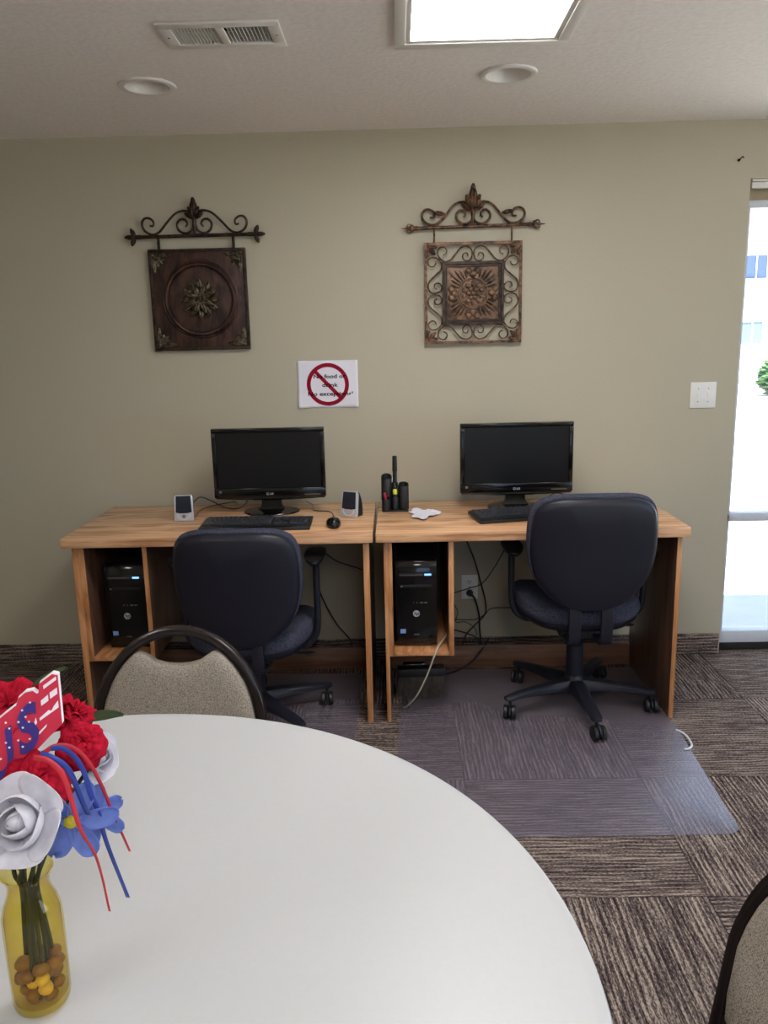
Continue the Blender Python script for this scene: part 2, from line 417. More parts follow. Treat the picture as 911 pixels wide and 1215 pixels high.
# ------------------------------------------------------------------ room shell
XL, XR, YF, CEIL = -3.4, 3.7, -6.6, 2.44
struct(MB().box(XL - .15, XR + .15, YF - .15, .15, -.12, 0).build('floor', 'carpet', smooth=False))
WX0, WX1, WZ1 = 1.614, 3.36, 2.2
w = MB()
w.box(XL - .15, WX0, 0, .15, 0, 2.75); w.box(WX0, WX1, 0, .15, WZ1, 2.75); w.box(WX1, XR + .15, 0, .15, 0, 2.75)
struct(w.build('wall_back', 'wall', smooth=False))
struct(MB().box(XL - .15, XL, YF - .15, 0, 0, 2.75).build('wall_left', 'wall', smooth=False))
RW = (-4.8, -1.3, .55, 2.15)  # unseen window added to let in daylight and bounce for the ceiling
w = MB()
w.box(XR, XR + .15, YF - .15, RW[0], 0, 2.75); w.box(XR, XR + .15, RW[1], 0, 0, 2.75); w.box(XR, XR + .15, RW[0], RW[1], 0, RW[2]); w.box(XR, XR + .15, RW[0], RW[1], RW[3], 2.75)
struct(w.build('wall_right', 'wall', smooth=False))
w = MB()
for ya, yb in ((RW[0], RW[0] + .05), (-3.075, -3.025), (RW[1] - .05, RW[1])): w.box(XR + .05, XR + .11, ya, yb, RW[2] + .05, RW[3] - .05, .004)
for za, zb in ((RW[2], RW[2] + .05), (RW[3] - .05, RW[3])): w.box(XR + .05, XR + .11, RW[0], RW[1], za, zb, .004)
wn2 = struct(w.build('window_added_right', 'alu'))
MB().box(XR + .077, XR + .083, RW[0] + .05, RW[1] - .05, RW[2] + .05, RW[3] - .05).build('window_pane', 'pane', wn2, smooth=False)
FWN = (.35, 2.15, .95, 2.1)  # unseen window added behind the camera as front light
w = MB()
w.box(XL, FWN[0], YF - .15, YF, 0, 2.75); w.box(FWN[1], XR, YF - .15, YF, 0, 2.75); w.box(FWN[0], FWN[1], YF - .15, YF, 0, FWN[2]); w.box(FWN[0], FWN[1], YF - .15, YF, FWN[3], 2.75)
struct(w.build('wall_front', 'wall', smooth=False))
w = MB()
for xa, xb in ((FWN[0], FWN[0] + .05), (1.225, 1.275), (FWN[1] - .05, FWN[1])): w.box(xa, xb, YF - .11, YF - .05, FWN[2] + .05, FWN[3] - .05, .004)
for za, zb in ((FWN[2], FWN[2] + .05), (FWN[3] - .05, FWN[3])): w.box(FWN[0], FWN[1], YF - .11, YF - .05, za, zb, .004)
wn3 = struct(w.build('window_added_front', 'alu'))
MB().box(FWN[0] + .05, FWN[1] - .05, YF - .083, YF - .077, FWN[2] + .05, FWN[3] - .05).build('window_pane', 'pane', wn3, smooth=False)
# ceiling with cut-outs for the recessed fittings
CANS = [(-.808, -.682), (.458, -.706)]
FIX = [(.33, -1.04), (.33, -3.9), (-2.1, -3.9), (2.5, -3.9)]        # far edge centre of each troffer opening; all but the first added for fill
FW, FL = .468, 1.16
VENT = (-.4425, -1.150)
holes = [(cx - .075, cx + .075, cy - .075, cy + .075) for cx, cy in CANS]
holes += [(cx - FW / 2, cx + FW / 2, cy - FL, cy) for cx, cy in FIX]
holes += [(VENT[0] - .145, VENT[0] + .145, VENT[1] - .07, VENT[1] + .07)]
xs = sorted({XL - .15, XR + .15} | {h[0] for h in holes} | {h[1] for h in holes})
ys = sorted({YF - .15, .15} | {h[2] for h in holes} | {h[3] for h in holes})
b = bmesh.new(); cache = {}
def cv(x, y):
    if (x, y) not in cache: cache[(x, y)] = b.verts.new((x, y, CEIL))
    return cache[(x, y)]
for i in range(len(xs) - 1):
    for j in range(len(ys) - 1):
        mx, my = (xs[i] + xs[i + 1]) / 2, (ys[j] + ys[j + 1]) / 2
        if any(h[0] < mx < h[1] and h[2] < my < h[3] for h in holes): continue
        b.faces.new((cv(xs[i], ys[j]), cv(xs[i], ys[j + 1]), cv(xs[i + 1], ys[j + 1]), cv(xs[i + 1], ys[j])))
ext = bmesh.ops.extrude_face_region(b, geom=list(b.faces))
bmesh.ops.translate(b, verts=[v for v in ext['geom'] if isinstance(v, bmesh.types.BMVert)], vec=(0, 0, .02))
bmesh.ops.recalc_face_normals(b, faces=b.faces)
cb = MB(); cb.take(b); cb.box(XL - .15, XR + .15, YF - .15, .15, 2.72, 2.76)
struct(cb.build('ceiling', 'ceil', smooth=False))
bb = MB().box(XL, WX0 - .008, -.012, 0, 0, .106, .003)
struct(bb.build('baseboard_back', 'base'))
struct(MB().box(XL, XL + .012, YF, -.012, 0, .106, .003).build('baseboard_left', 'base'))
struct(MB().box(XR - .012, XR, YF, -.012, 0, .106, .003).build('baseboard_right', 'base'))
# window wall beside the desks
wn = struct(MB().box(WX0, WX1, .055, .115, 2.118, 2.2).build('window_1', 'tan', smooth=False))
f = MB()
f.box(WX0, WX1, .05, .11, 2.085, 2.118, .004)
f.box(WX0, WX1, .045, .115, .035, .098, .006); f.box(WX0, WX1, .05, .11, .652, .694, .004)
f.box(WX0, WX0 + .03, .05, .11, .098, 2.085, .003); f.box(WX1 - .04, WX1, .05, .11, .098, 2.085, .003); f.box(2.47, 2.52, .05, .11, .098, 2.085, .003)
f.build('window_frame', 'alu', wn)
MB().box(WX0, WX1, .04, .12, 0, .036, .003).build('window_threshold', 'void', wn)
g = MB()
for xa, xb in ((WX0 + .03, 2.47), (2.52, WX1 - .04)):
    for za, zb in ((.098, .652), (.694, 2.085)): g.box(xa, xb, .077, .083, za, zb)
g.build('window_pane', 'pane', wn, smooth=False)
hr = MB().box(WX0 + .012, WX1 - .01, .012, .042, 2.162, 2.188, .003); hr.box(WX0 + .012, WX1 - .01, .008, .046, 2.19, 2.1995, .002)
tag(hr.build('blind_headrail', 'white'), 'thin white blind track fixed under the top of the tall window', 'blind track')

# ------------------------------------------------------------------ outside
struct(MB().box(-14, 30, -22, 60, -.30, -.13).build('ground', 'concrete', smooth=False))
def house():
    t = thing('apartment_building', 'sunlit pale apartment building with pink roof beyond the window', 'building', (12.5, 23, -.13))
    MB().box(-6.5, 6.5, 0, 9, 0, 4.33).build('wall', 'stucco', t, False)
    r = MB(); e = .5
    bm_ = bmesh.new()
    lo = [bm_.verts.new(p) for p in ((-7, -e, 4.30), (7, -e, 4.30), (7, 9.5, 4.30), (-7, 9.5, 4.30))]
    hi = [bm_.verts.new(p) for p in ((-3.4, 4.5, 6.9), (3.4, 4.5, 6.9))]
    for q in ((lo[0], lo[1], hi[1], hi[0]), (lo[1], lo[2], hi[1]), (lo[2], lo[3], hi[0], hi[1]), (lo[3], lo[0], hi[0]), (lo[3], lo[2], lo[1], lo[0])): bm_.faces.new(q)
    r.take(bm_); r.build('roof', 'roof', t, False)
    MB().box(-7, 7, -e - .06, -e, 4.18, 4.34).build('gutter', 'roof', t, False)
    for k in range(4):
        for z in (1.30, 3.35):
            x = -1.3 + (k - 1) * 2.2
            wf = MB(); wf.box(x - .05, x + .80, -.09, 0, z - .10, z, .01); wf.box(x, x + .75, -.05, .0, z + .70, z + .75); wf.box(x, x + .05, -.05, 0, z, z + .70); wf.box(x + .70, x + .75, -.05, 0, z, z + .70); wf.box(x + .35, x + .39, -.05, 0, z, z + .70)
            wo = wf.build('window', 'white', t, False)
            MB().box(x + .05, x + .70, -.02, -.003, z, z + .70).build('pane', 'bluegl', wo, False)
house()
def shrub(loc, r):
    t = thing('shrub', 'round green shrub growing in front of the pale building outside', 'shrub', loc)
    mb = MB()
    for k in range(420):
        d = Vector((random.gauss(0, 1), random.gauss(0, 1), random.gauss(0, 1))).normalized() * r * random.uniform(.75, 1.05)
        c = d + Vector((0, 0, r * .95))
        if c.z < .05: continue
        mb.ball(c, (.13, .13, .035), None, 6, 4)
        mb.bm.verts.ensure_lookup_table()
    mb.ball((0, 0, r * .95), r * .82, None, 16, 10)
    mb.build('foliage', 'shrub', t)
    MB().cyl((0, 0, 0), (0, 0, r * .4), .06, .04).build('trunk', 'stem', t)
p = at(910, 447, y=18); shrub((p.x + .38, 18, -.13), .54)

# ------------------------------------------------------------------ ceiling fittings
def troffer(cx, cy, label):
    t = thing('ceiling_light', label, 'light', (cx, cy - FL / 2, CEIL), 0, 'ceiling light panels' if False else None)
    f = MB(); a, l = FW / 2, FL / 2
    for x0, x1, y0, y1 in ((-a - .034, a + .034, l, l + .04), (-a - .034, a + .034, -l - .04, -l), (-a - .034, -a, -l, l), (a, a + .034, -l, l)):
        f.box(x0, x1, y0, y1, -.010, -.0005, .002)
    f.build('frame', 'white', t)
    i = MB()
    for x0, x1, y0, y1 in ((-a, a, l - .016, l), (-a, a, -l, -l + .016), (-a, -a + .016, -l + .016, l - .016), (a - .016, a, -l + .016, l - .016)):
        i.box(x0, x1, y0, y1, -.006, .016, .002)
    i.build('inner_rim', 'white', t)
    MB().box(-a + .012, a - .012, -l + .012, l - .012, .008, .014).build('diffuser', 'diffuser', t, False)
    MB().box(-a + .001, a - .001, -l + .001, l - .001, .03, .12).build('housing', 'white', t, False)
labs = ['large lit rectangular light panel with white frame in ceiling above the desks', 'added unseen light panel above the near end of the room', 'added unseen light panel above the far corner behind the table', 'added unseen light panel near the wall opposite the flowers']
for (cx, cy), lb in zip(FIX, labs): troffer(cx, cy, lb)
for (cx, cy), lb in zip(CANS, ['unlit round recessed ceiling light beside the air vent', 'unlit round recessed ceiling light beside the bright light panel']):
    t = thing('recessed_light', lb, 'light', (cx, cy, CEIL))
    MB().lathe([(.074, .004), (.078, -.006), (.088, -.009), (.098, -.006), (.101, -.0005), (.101, 0.0)], 48).build('trim_ring', 'white', t)
    MB().lathe([(.0745, -.003), (.070, .018), (.060, .036), (.045, .05), (.025, .056), (0, .058)], 48).build('reflector', 'white', t)
def vent():
    t = thing('ceiling_vent', 'white rectangular air vent with slatted grille in the ceiling', 'vent', (VENT[0], VENT[1], CEIL))
    f = MB(); a, l, A, L = .14, .066, .177, .1
    for x0, x1, y0, y1 in ((-A, A, l, L), (-A, A, -L, -l), (-A, -a, -l, l), (a, A, -l, l), (-.012, .012, -l, l)):
        f.box(x0, x1, y0, y1, -.009, -.0005, .003)
    f.build('frame', 'white', t)
    for k in range(13):
        x = -.134 + k * .0097
        MB().box(-.0042, .0042, -l, l, -.0006, .0006, X=TR(x, 0, -.001) @ RY(R(-74))).build('slat', 'white', t)
    for k in range(11):
        x = .019 + k * .0112
        MB().box(-.0035, .0035, -l, l, -.0006, .0006, X=TR(x, 0, .0) @ RY(R(58))).build('slat', 'white', t)
    for k in range(6):
        y = -.055 + k * .022
        MB().box(.012, a, -.001, .001, .008, .016, X=TR(0, y, 0)).build('cross_bar', 'white', t)
    MB().box(-.144, .144, -.069, .069, .03, .1).build('duct', 'void', t, False)
    for x in (-.16, .16): MB().ball((x, 0, -.009), (.004, .004, .002)).build('screw', 'steel', t)
vent()

# ------------------------------------------------------------------ desks
def desk(label, x0, x1, cub, lp, rp):
    """x0,x1 top ends; lp (outer, inner, end) panel edges; cub divider x pair; rp end panel"""
    cx = (x0 + x1) / 2; Y0, Y1 = -.713, -.083; yc = (Y0 + Y1) / 2
    t = thing('computer_desk', label, 'desk', (cx, yc, 0))
    L = lambda x: x - cx
    yf, yb = -.683 - yc, -.10 - yc
    MB().box(L(x0), L(x1), Y0 - yc, Y1 - yc, .772, .812, .0035).build('desktop', 'oakx', t)
    def panel(name, xa, xb, z0):
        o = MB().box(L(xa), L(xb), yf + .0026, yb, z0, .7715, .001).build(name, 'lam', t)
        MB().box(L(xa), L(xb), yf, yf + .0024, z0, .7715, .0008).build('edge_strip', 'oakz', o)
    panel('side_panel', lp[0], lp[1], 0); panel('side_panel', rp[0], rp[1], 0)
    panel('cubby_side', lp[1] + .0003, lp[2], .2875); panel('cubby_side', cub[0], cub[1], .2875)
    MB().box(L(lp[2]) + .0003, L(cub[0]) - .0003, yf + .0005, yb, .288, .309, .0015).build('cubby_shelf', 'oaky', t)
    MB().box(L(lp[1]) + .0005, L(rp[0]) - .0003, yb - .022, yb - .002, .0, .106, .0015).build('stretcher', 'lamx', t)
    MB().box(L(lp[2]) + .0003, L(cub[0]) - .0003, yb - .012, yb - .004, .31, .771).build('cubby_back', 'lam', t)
    return t
desk('oak computer desk holding the two small silver speakers', -1.280, -.0535, (-.971, -.953), (-1.251, -1.226, -1.203), (-.094, -.070))
desk('oak computer desk with the pencil holder, beside the tall window', -.0425, 1.180, (.243, .264), (-.013, .003, .020), (1.141, 1.160))

# ------------------------------------------------------------------ computers
def tower(label, x, rz=0, yf=-.625):
    t = thing('computer_tower', label, 'computer', (x, yf + .2, .3092), rz)
    W2, H = .084, .368; y0 = -.2
    MB().box(-W2, W2, y0 + .03, .2, .004, H, .006).build('case', 'blackm', t)
    f = MB()
    prof = [(y0 + .03, .004), (y0 + .012, .004), (y0 + .002, .03), (y0, .09), (y0 + .001, H - .07), (y0 + .006, H - .02), (y0 + .018, H), (y0 + .03, H)]
    f.prism([(p[0], p[1]) for p in prof], -W2, W2, .003, Matrix(((0, 0, 1, 0), (1, 0, 0, 0), (0, 1, 0, 0), (0, 0, 0, 1))))
    fp = f.build('front_panel', 'blackg', t)
    def fl(x0, x1, z0, z1, d=.002): return (x0, x1, y0 - d, y0 + .004, z0, z1)
    MB().box(*fl(-.072, .072, H - .066, H - .050, .002), .003).build('drive_bay', 'blackm', t)
    MB().box(*fl(-.066, .03, H - .060, H - .0565, .0035)).build('drive_strip', 'steel', t)
    MB().box(*fl(.034, .062, H - .062, H - .054, .0035), .002).build('power_light', 'led', t)
    MB().box(*fl(-.064, .064, H - .112, H - .100, .0012), .003).build('drive_bay', 'blackm', t)
    MB().box(*fl(-.062, -.055, H - .107, H - .104, .0025)).build('eject_button', 'silver', t)
    s = MB()
    for a, c in ((-.012, -.009), (.002, .005), (.016, .028), (.033, .044)): s.box(*fl(a, c, H - .178, H - .174, .0015))
    s.build('front_port', 'steel', t)
    X = TR(0, y0 - .0012, H - .222) @ WALL
    MB().lathe([(.0135, 0), (.0135, .001), (.0115, .001), (.0115, 0)], 32, X, True).lathe([(.0112, 0), (.0112, .0008), (0, .0008)], 32, X).build('logo_disc', 'silver', t)
    MB().text('hp', .021, TR(0, y0 - .0022, H - .228) @ WALL, .0003, .0004, shear=.25).build('logo_lettering', 'ink', t, False)
    MB().box(*fl(-.066, -.044, .062, .080, .001)).build('sticker', 'sticker', t)
    MB().box(*fl(-.011, .011, .054, .058, .002)).build('name_badge', 'steel', t)
    MB().box(-W2 + .004, W2 - .004, y0 + .004, y0 + .016, .022, .026).build('lower_lip', 'blackm', t)
    ft = MB()
    for xx in (-.065, .065):
        for yy in (-.15, .17): ft.box(xx - .012, xx + .012, yy - .012, yy + .012, 0, .005)
    ft.build('foot', 'blackm', t)
tower('black computer tower in cubby of the desk with the silver speakers', -1.078, 0, -.61)
tower('black computer tower with bright blue light in cubby of the desk nearer the window', .114, 0, -.64)

def monitor(label, x, y, rz, zc=1.031):
    t = thing('computer_monitor', label, 'monitor', (x, y, .812), rz)
    z0, z1, hw = .066, .374, .245
    Z = lambda z: z
    bz = MB()
    yo = -.02
    for a in ((-hw, hw, yo - .012, yo + .016, z1 - .019, z1), (-hw, hw, yo - .014, yo + .016, z0 + .004, z0 + .046), (-hw, -hw + .019, yo - .012, yo + .016, z0 + .046, z1 - .019), (hw - .019, hw, yo - .012, yo + .016, z0 + .046, z1 - .019)):
        bz.box(*a, .003)
    bz.tube(catmull([(-hw + .006, yo - .002, z0 + .006), (-hw * .5, yo - .004, z0 + .001), (0, yo - .005, z0 - .001), (hw * .5, yo - .004, z0 + .001), (hw - .006, yo - .002, z0 + .006)], 6), .009, 8)
    bz.build('bezel', 'blackg', t)
    MB().box(-hw + .018, hw - .018, yo - .007, yo + .004, z0 + .044, z1 - .017).build('screen', 'screen', t)
    bk = MB()
    ring = lambda s, y: [(hw * s * sx, y, (z0 + z1) / 2 + .008 + (z1 - z0) / 2 * s * sz * .96) for sx, sz in ((-1, -.85), (-.92, -1), (.92, -1), (1, -.85), (1, .85), (.92, 1), (-.92, 1), (-1, .85))]
    bk.loft([ring(.985, yo + .012), ring(.97, yo + .028), ring(.7, yo + .048), ring(.5, yo + .052)]); bk.build('back_shell', 'blackm', t)
    nk = MB(); nk.loft([[(sx * w, yy + sy, z) for sx, sy in ((-1, -.012), (1, -.012), (1, .012), (-1, .012))] for w, yy, z in ((.062, .0, .008), (.045, .006, .03), (.040, .012, .07), (.038, .022, .13))])
    nk.build('stand_neck', 'blackg', t)
    MB().lathe([(0, 0), (1.0, 0), (1.0, .25), (.97, .55), (.8, .8), (.4, 1), (0, 1)], 48, TR(0, -.005, 0) @ SC(.123, .098, .013)).build('stand_base', 'blackg', t)
    X = TR(0, yo - .0146, z0 + .021) @ WALL
    lg = MB(); lg.lathe([(.0058, 0), (.0058, .0006), (.0046, .0006), (.0046, 0)], 24, TR(-.0095, 0, 0) and X @ TR(-.010, 0, 0), True)
    lg.box(-.0115, -.0105, -.002, .003, 0, .0006, 0, 2, X); lg.box(-.0115, -.007, -.0028, -.0018, 0, .0006, 0, 2, X)
    lg.text('LG', .0125, X @ TR(.0075, -.0044, 0), .0003, .0003); lg.build('logo', 'silver', t, False)
    MB().box(-hw + .022, -hw + .032, yo - .0150, yo - .0138, z0 + .026, z0 + .036).build('energy_sticker', 'steel', t)
    st = MB(); st.box(hw * .62, hw * .9, yo - .0146, yo - .0138, z0 + .014, z0 + .017, 0); st.build('button_strip', 'steel', t)
    return t
monitor('black flat monitor on the desk between the two small speakers', -.512, -.262, .0)
mon2 = monitor('black flat monitor standing on the desk nearer the window', .566, -.258, R(1.0))

def keyboard(label, x, y, rz):
    t = thing('keyboard', label, 'keyboard', (x, y, .812), rz)
    tilt = .06; X = RX(tilt) @ TR(0, 0, .004); w, d = .2245, .084
    MB().prism([(-w, -d), (w, -d), (w, d), (-w, d)], .0, .014, .004, TR(0, 0, .0045) @ RX(tilt)).build('case', 'blackm', t)
    MB().box(-w + .004, w - .004, -d + .003, -d + .020, .0135, .0155, .001, 2, TR(0, 0, .0045) @ RX(tilt)).build('front_rail', 'blackg', t)
    meshes = {}
    def key(cx, cy, kw, kd=.0158):
        k = (round(kw, 4), round(kd, 4))
        if k not in meshes:
            mb = MB(); a, c = kw / 2, kd / 2
            mb.loft([[(sx * a * s, sy * c * s, z) for sx, sy in ((-1, -1), (1, -1), (1, 1), (-1, 1))] for s, z in ((1, 0), (.97, .003), (.84, .0068))])
            o = mb.build('key', 'key', t, False); meshes[k] = o
        else:
            o = meshes[k].copy(); COL.objects.link(o); o.parent = t
        o.matrix_local = TR(0, 0, .0045) @ RX(tilt) @ TR(cx, cy, .0138)
    P = .0183; x0 = -w + .012
    rows = [[1.5] + [1] * 12 + [1.5], [1.5] + [1] * 12 + [1.5], [1.75] + [1] * 11 + [2.25], [2.25] + [1] * 10 + [1.75 + 1], [1.5, 1.25, 1.25, 6, 1.25, 1.25, 2.5]]
    yt = d - .036
    for i, r in enumerate(rows):
        tot = sum(r); xx = x0
        for u in r:
            kw = u * P * 15 / tot
            key(xx + kw / 2, yt - i * .0185, kw - .0022); xx += kw
    xx = x0
    for k in range(13): key(x0 + (k + .5) * P * 15 / 13, d - .0135, P * 15 / 13 - .004, .0135)
    nx = x0 + 15 * P + .010
    for r in (0, 1):
        for c in range(3): key(nx + (c + .5) * P, yt - r * .0185, P - .0022)
    key(nx + 1.5 * P, yt - 3 * .0185, P - .0022)
    for c in range(3): key(nx + (c + .5) * P, yt - 4 * .0185, P - .0022)
    px_ = nx + 3 * P + .010
    for r in range(4):
        for c in range(4):
            if r == 3 and c == 3: continue
            if c == 3 and r in (1,): key(px_ + 3.5 * P, yt - 1.5 * .0185, P - .0022, .0158 + .0185); continue
            if c == 3 and r == 2: continue
            key(px_ + (c + .5) * P, yt - r * .0185, P - .0022)
    key(px_ + P, yt - 4 * .0185, 2 * P - .0022); key(px_ + 2.5 * P, yt - 4 * .0185, P - .0022); key(px_ + 3.5 * P, yt - 3.5 * .0185, P - .0022, .0158 + .0185)
    ld = MB()
    for c in range(3): ld.box(px_ + (c + .8) * P - .002, px_ + (c + .8) * P + .002, d - .014, d - .012, .0138, .0146, 0, 2, TR(0, 0, .0045) @ RX(tilt))
    ld.build('indicator_light', 'silver', t)
    return t
keyboard('black keyboard in front of the monitor between the two speakers', -.531, -.558, R(.6))
keyboard('black keyboard set at an angle beside the white paper scrap', .578, -.468, R(13))

mo = thing('computer_mouse', 'black wired computer mouse lying beside the keyboard and small speaker', 'mouse', (-.215, -.585, .812), R(6))
mb = MB(); mb.loft([[(.030 * s * cos(a) * (1 + .1 * sin(a)), .052 * s * sin(a), z + .006 * h * (1 - sin(a))) for a in [2 * pi * k / 28 for k in range(28)]] for s, z, h in ((.9, 0, 0), (1, .006, 0), (1, .014, .2), (.9, .023, .6), (.65, .029, 1), (.3, .031, 1.0))])
mb.build('shell', 'blackg', mo)
MB().cyl((-.004, .026, .0285), (.004, .026, .0285), .006).build('scroll_wheel', 'blackm', mo)
MB().ball((0, -.026, .036), (.010, .007, .0012)).build('badge', 'silver', mo)
o = mo
pts = [(-.215, -.533, .818), at(396, 612, z=.815), at(391, 607, z=.815), at(378, 606, z=.815), at(372, 605, z=.816), at(371, 599, z=.816), at(363, 595, z=.82)]
pts = [Vector(p) - Vector((-.215, -.585, .812)) for p in pts]; pts = [RZ(-R(6)) @ p for p in pts]
MB().tube(catmull(pts, 6), .0019, 6).build('cord', 'blackm', mo)

def speaker(label, x, y, rz, knob):
    t = thing('computer_speaker', label, 'speaker', (x, y, .812), rz)
    X = TR(0, -.018, 0) @ RX(-R(10))
    w2, h = .0405, .112
    outl = [(-w2 + .003, .001), (w2 - .003, .001), (w2, .004), (w2 - .002, h - .012), (w2 - .008, h), (-w2 + .008, h), (-w2 + .002, h - .012), (-w2, .004)]
    MB().prism(outl, 0, .016, .003, X @ TR(0, .012, 0) @ WALL).build('front_plate', 'silver', t)
    bk = MB(); prof = [(.012, .001), (.06, .001), (.062, .03), (.052, .075), (.036, .105), (.030, .108), (.012, .05)]
    bk.prism([(p[0] - .018, p[1]) for p in prof], -w2 + .004, w2 - .004, .004, Matrix(((0, 0, 1, 0), (1, 0, 0, 0), (0, 1, 0, 0), (0, 0, 0, 1)))); bk.build('housing', 'blackm', t)
    gr = [(-w2 + .007, .038), (-w2 * .4, .034), (w2 * .4, .034), (w2 - .007, .038), (w2 - .010, h - .004), (-w2 + .010, h - .004)]
    MB().prism(gr, 0, .0025, .001, X @ TR(0, -.0035, 0) @ WALL).build('grille', 'grille', t)
    if knob:
        MB().lathe([(.0075, 0), (.0075, .003), (.0058, .003), (.0058, .001), (.003, .001), (.003, .003), (0, .003)], 28, X @ TR(0, -.004, .021) @ WALL).build('power_knob', 'steel', t)
    sm = MB(); sm.tube([(.026 * cos(a), .031 + .024 * sin(a), 0) for a in [pi + pi * k / 16 for k in range(17)]], .0012, 6, X=X @ TR(0, -.0042, 0) @ WALL); sm.build('trim_curve', 'trimw', t)
    return t
spk1 = speaker('small silver speaker with a round knob at the desk end over the tower', -.863, -.415, R(7), True)
speaker('small silver speaker without a knob standing beside the mouse', -.155, -.40, R(-28), False)

# pencil holder and its pens
t = thing('desk_organizer', 'black pencil holder of joined tubes at the back of the desk', 'pencil holder', (.036, -.270, .812))
def cup(x, y, r, h, slant, name='tube'):
    mb = MB(); N = 28; ang = [2 * pi * k / N for k in range(N)]
    ring = lambda rr, z, sl: [(x + rr * cos(a), y + rr * sin(a), z + sl * (sin(a))) for a in ang]
    mb.loft([ring(r - .003, .006, 0), ring(r - .003, h - .001, slant), ring(r - .001, h + .001, slant), ring(r, h - .001, slant), ring(r, .002, 0), ring(r - .002, 0, 0)], cap=False)
    mb.loft([ring(r - .003, .006, 0), ring(.001, .006, 0)], cap=False); mb.loft([ring(r - .002, 0, 0), ring(.001, 0, 0)], cap=False)
    mb.build(name, 'blackm', t)
cup(-.037, .004, .0235, .148, .010); cup(.037, .0, .0235, .112, .008); cup(-.0005, -.017, .0155, .062, .004); cup(-.040, -.038, .019, .058, .004); cup(-.0005, .020, .0135, .118, 0)
MB().box(-.056, .056, -.055, .026, 0, .005, .002).build('tray', 'blackm', t)
def pen(name, label, p0, p1, r, capmat, bodymat, capf, cat, group=None):
    p0, p1 = Vector(p0), Vector(p1)
    t = thing(name, label, cat, p0, 0, group); d = p1 - p0; c = d * (1 - capf)
    MB().cyl((0, 0, 0), c, r * .92, r * .92, 16, .001).build('barrel', bodymat, t)
    MB().cyl(c, d, r * 1.05, r * .95, 16, .0018).build('cap', capmat, t)
pen('highlighter', 'yellow capped highlighter standing in the front tube of pencil holder', (.0355, -.287, .8175), (.0355, -.291, .906), .0095, 'hily', 'blackm', .24, 'pen')
pen('marker', 'red and white capped pen leaning in the front of pencil holder', (.002, -.303, .8175), (-.010, -.312, .896), .0055, 'redcap', 'trimw', .42, 'pen')
pen('marker', 'tall black marker standing up out of the pencil holder', (.0355, -.250, .8175), (.0365, -.250, 1.048), .0105, 'blackm', 'blackg', .30, 'pen')

# scrap of paper
def scrap():
    loc = at(502, 611, z=.812); N = 16
    def f(u, v):
        a = 2 * pi * u; rr = (.060 + .013 * sin(3 * a + 1) + .008 * sin(7 * a)) * v
        x, y = rr * cos(a) * 1.0, rr * sin(a) * 1.55
        z = .002 + .006 * abs(mnoise.noise(Vector((x * 32, y * 32, 3)))) * (1 + v) + .010 * max(0, v - .8) * abs(sin(2.5 * a)) * 3
        return (x, y, z)
    mb = MB(); mb.grid(f, 40, 10, closed_u=True)
    o = mb.build('paper_scrap', 'paper', solid=.0006); o.location = (loc.x, loc.y, .8125)
    tag(o, 'crumpled scrap of white paper lying beside the pencil holder', 'paper')
scrap()

# ------------------------------------------------------------------ wall things
def sign():
    x0, z1 = -.4045, 1.4611; w_, h_ = .279, .2159; k = w_ / 667
    t = thing('paper_sign', 'white paper sign with red prohibition circle taped to the wall', 'sign', (x0 + w_ / 2, -.001, z1 - h_))
    U = lambda u: (u - 110) * k - w_ / 2
    V = lambda v: h_ - (v - 103) * k
    def f(u, v):
        x = (u - .5) * w_; z = v * h_
        c = max(0, abs(u - .5) * 2 - .55) * max(0, .35 - v)
        return (x, -.0012 - .06 * c, z)
    mb = MB(); mb.grid(f, 24, 20); mb.build('sheet', 'paper', t, solid=.0004)
    tx = MB()
    X = lambda u, v: TR(U(u), -.0022, V(v)) @ WALL
    tx.text('No food or', .025, X(463, 297), .0001, .0006, width=(640 - 285) * k)
    tx.text('drink', .025, X(464, 390), .0001, .0006, width=(553 - 375) * k)
    tx.text('No exceptions!', .025, X(469, 487), .0001, .0006, width=(718 - 220) * k)
    tx.build('lettering', 'ink', t, False)
    rg = MB(); Ro, Ri = 233 * k, 190 * k
    rg.lathe([(Ri, 0), (Ri, .0003), (Ro, .0003), (Ro, 0)], 72, TR(U(443), -.0026, V(365)) @ WALL, True)
    rg.box(-.205 * .39, .205 * .39, -20 * k, 20 * k, 0, .0003, 0, 2, TR(U(443), -.0026, V(365)) @ WALL @ RZ(R(-46.5)))
    rg.build('prohibition_circle', 'redink', t, False)
sign()

def petal(mb, X, L, W, hgt, tip=.9, ridge=.3, nu=10, nv=8):
    """raised leaf: local x across, y along, z out of the wall"""
    def f(u, v):
        w_ = W * (sin(pi * min(1, v * .86 + .08)) ** .8) * (1 + .10 * sin(v * 22))
        x = (u - .5) * 2 * w_
        a = 1 - (2 * u - 1) ** 2
        return (x, v * L, hgt * (a ** .6) * sin(pi * (v * .85 + .1)) - ridge * hgt * math.exp(-((u - .5) / .08) ** 2))
    mb.grid(f, nv * 2, nu, X)
def scroll(mb, pts, r, X, n=6, taper=True):
    c = catmull([(p[0], p[1], 0) for p in pts], n); N = len(c)
    rr = [r * (.75 + .25 * sin(pi * i / (N - 1))) for i in range(N)] if taper else r
    mb.tube(c, rr, 8, X=X)

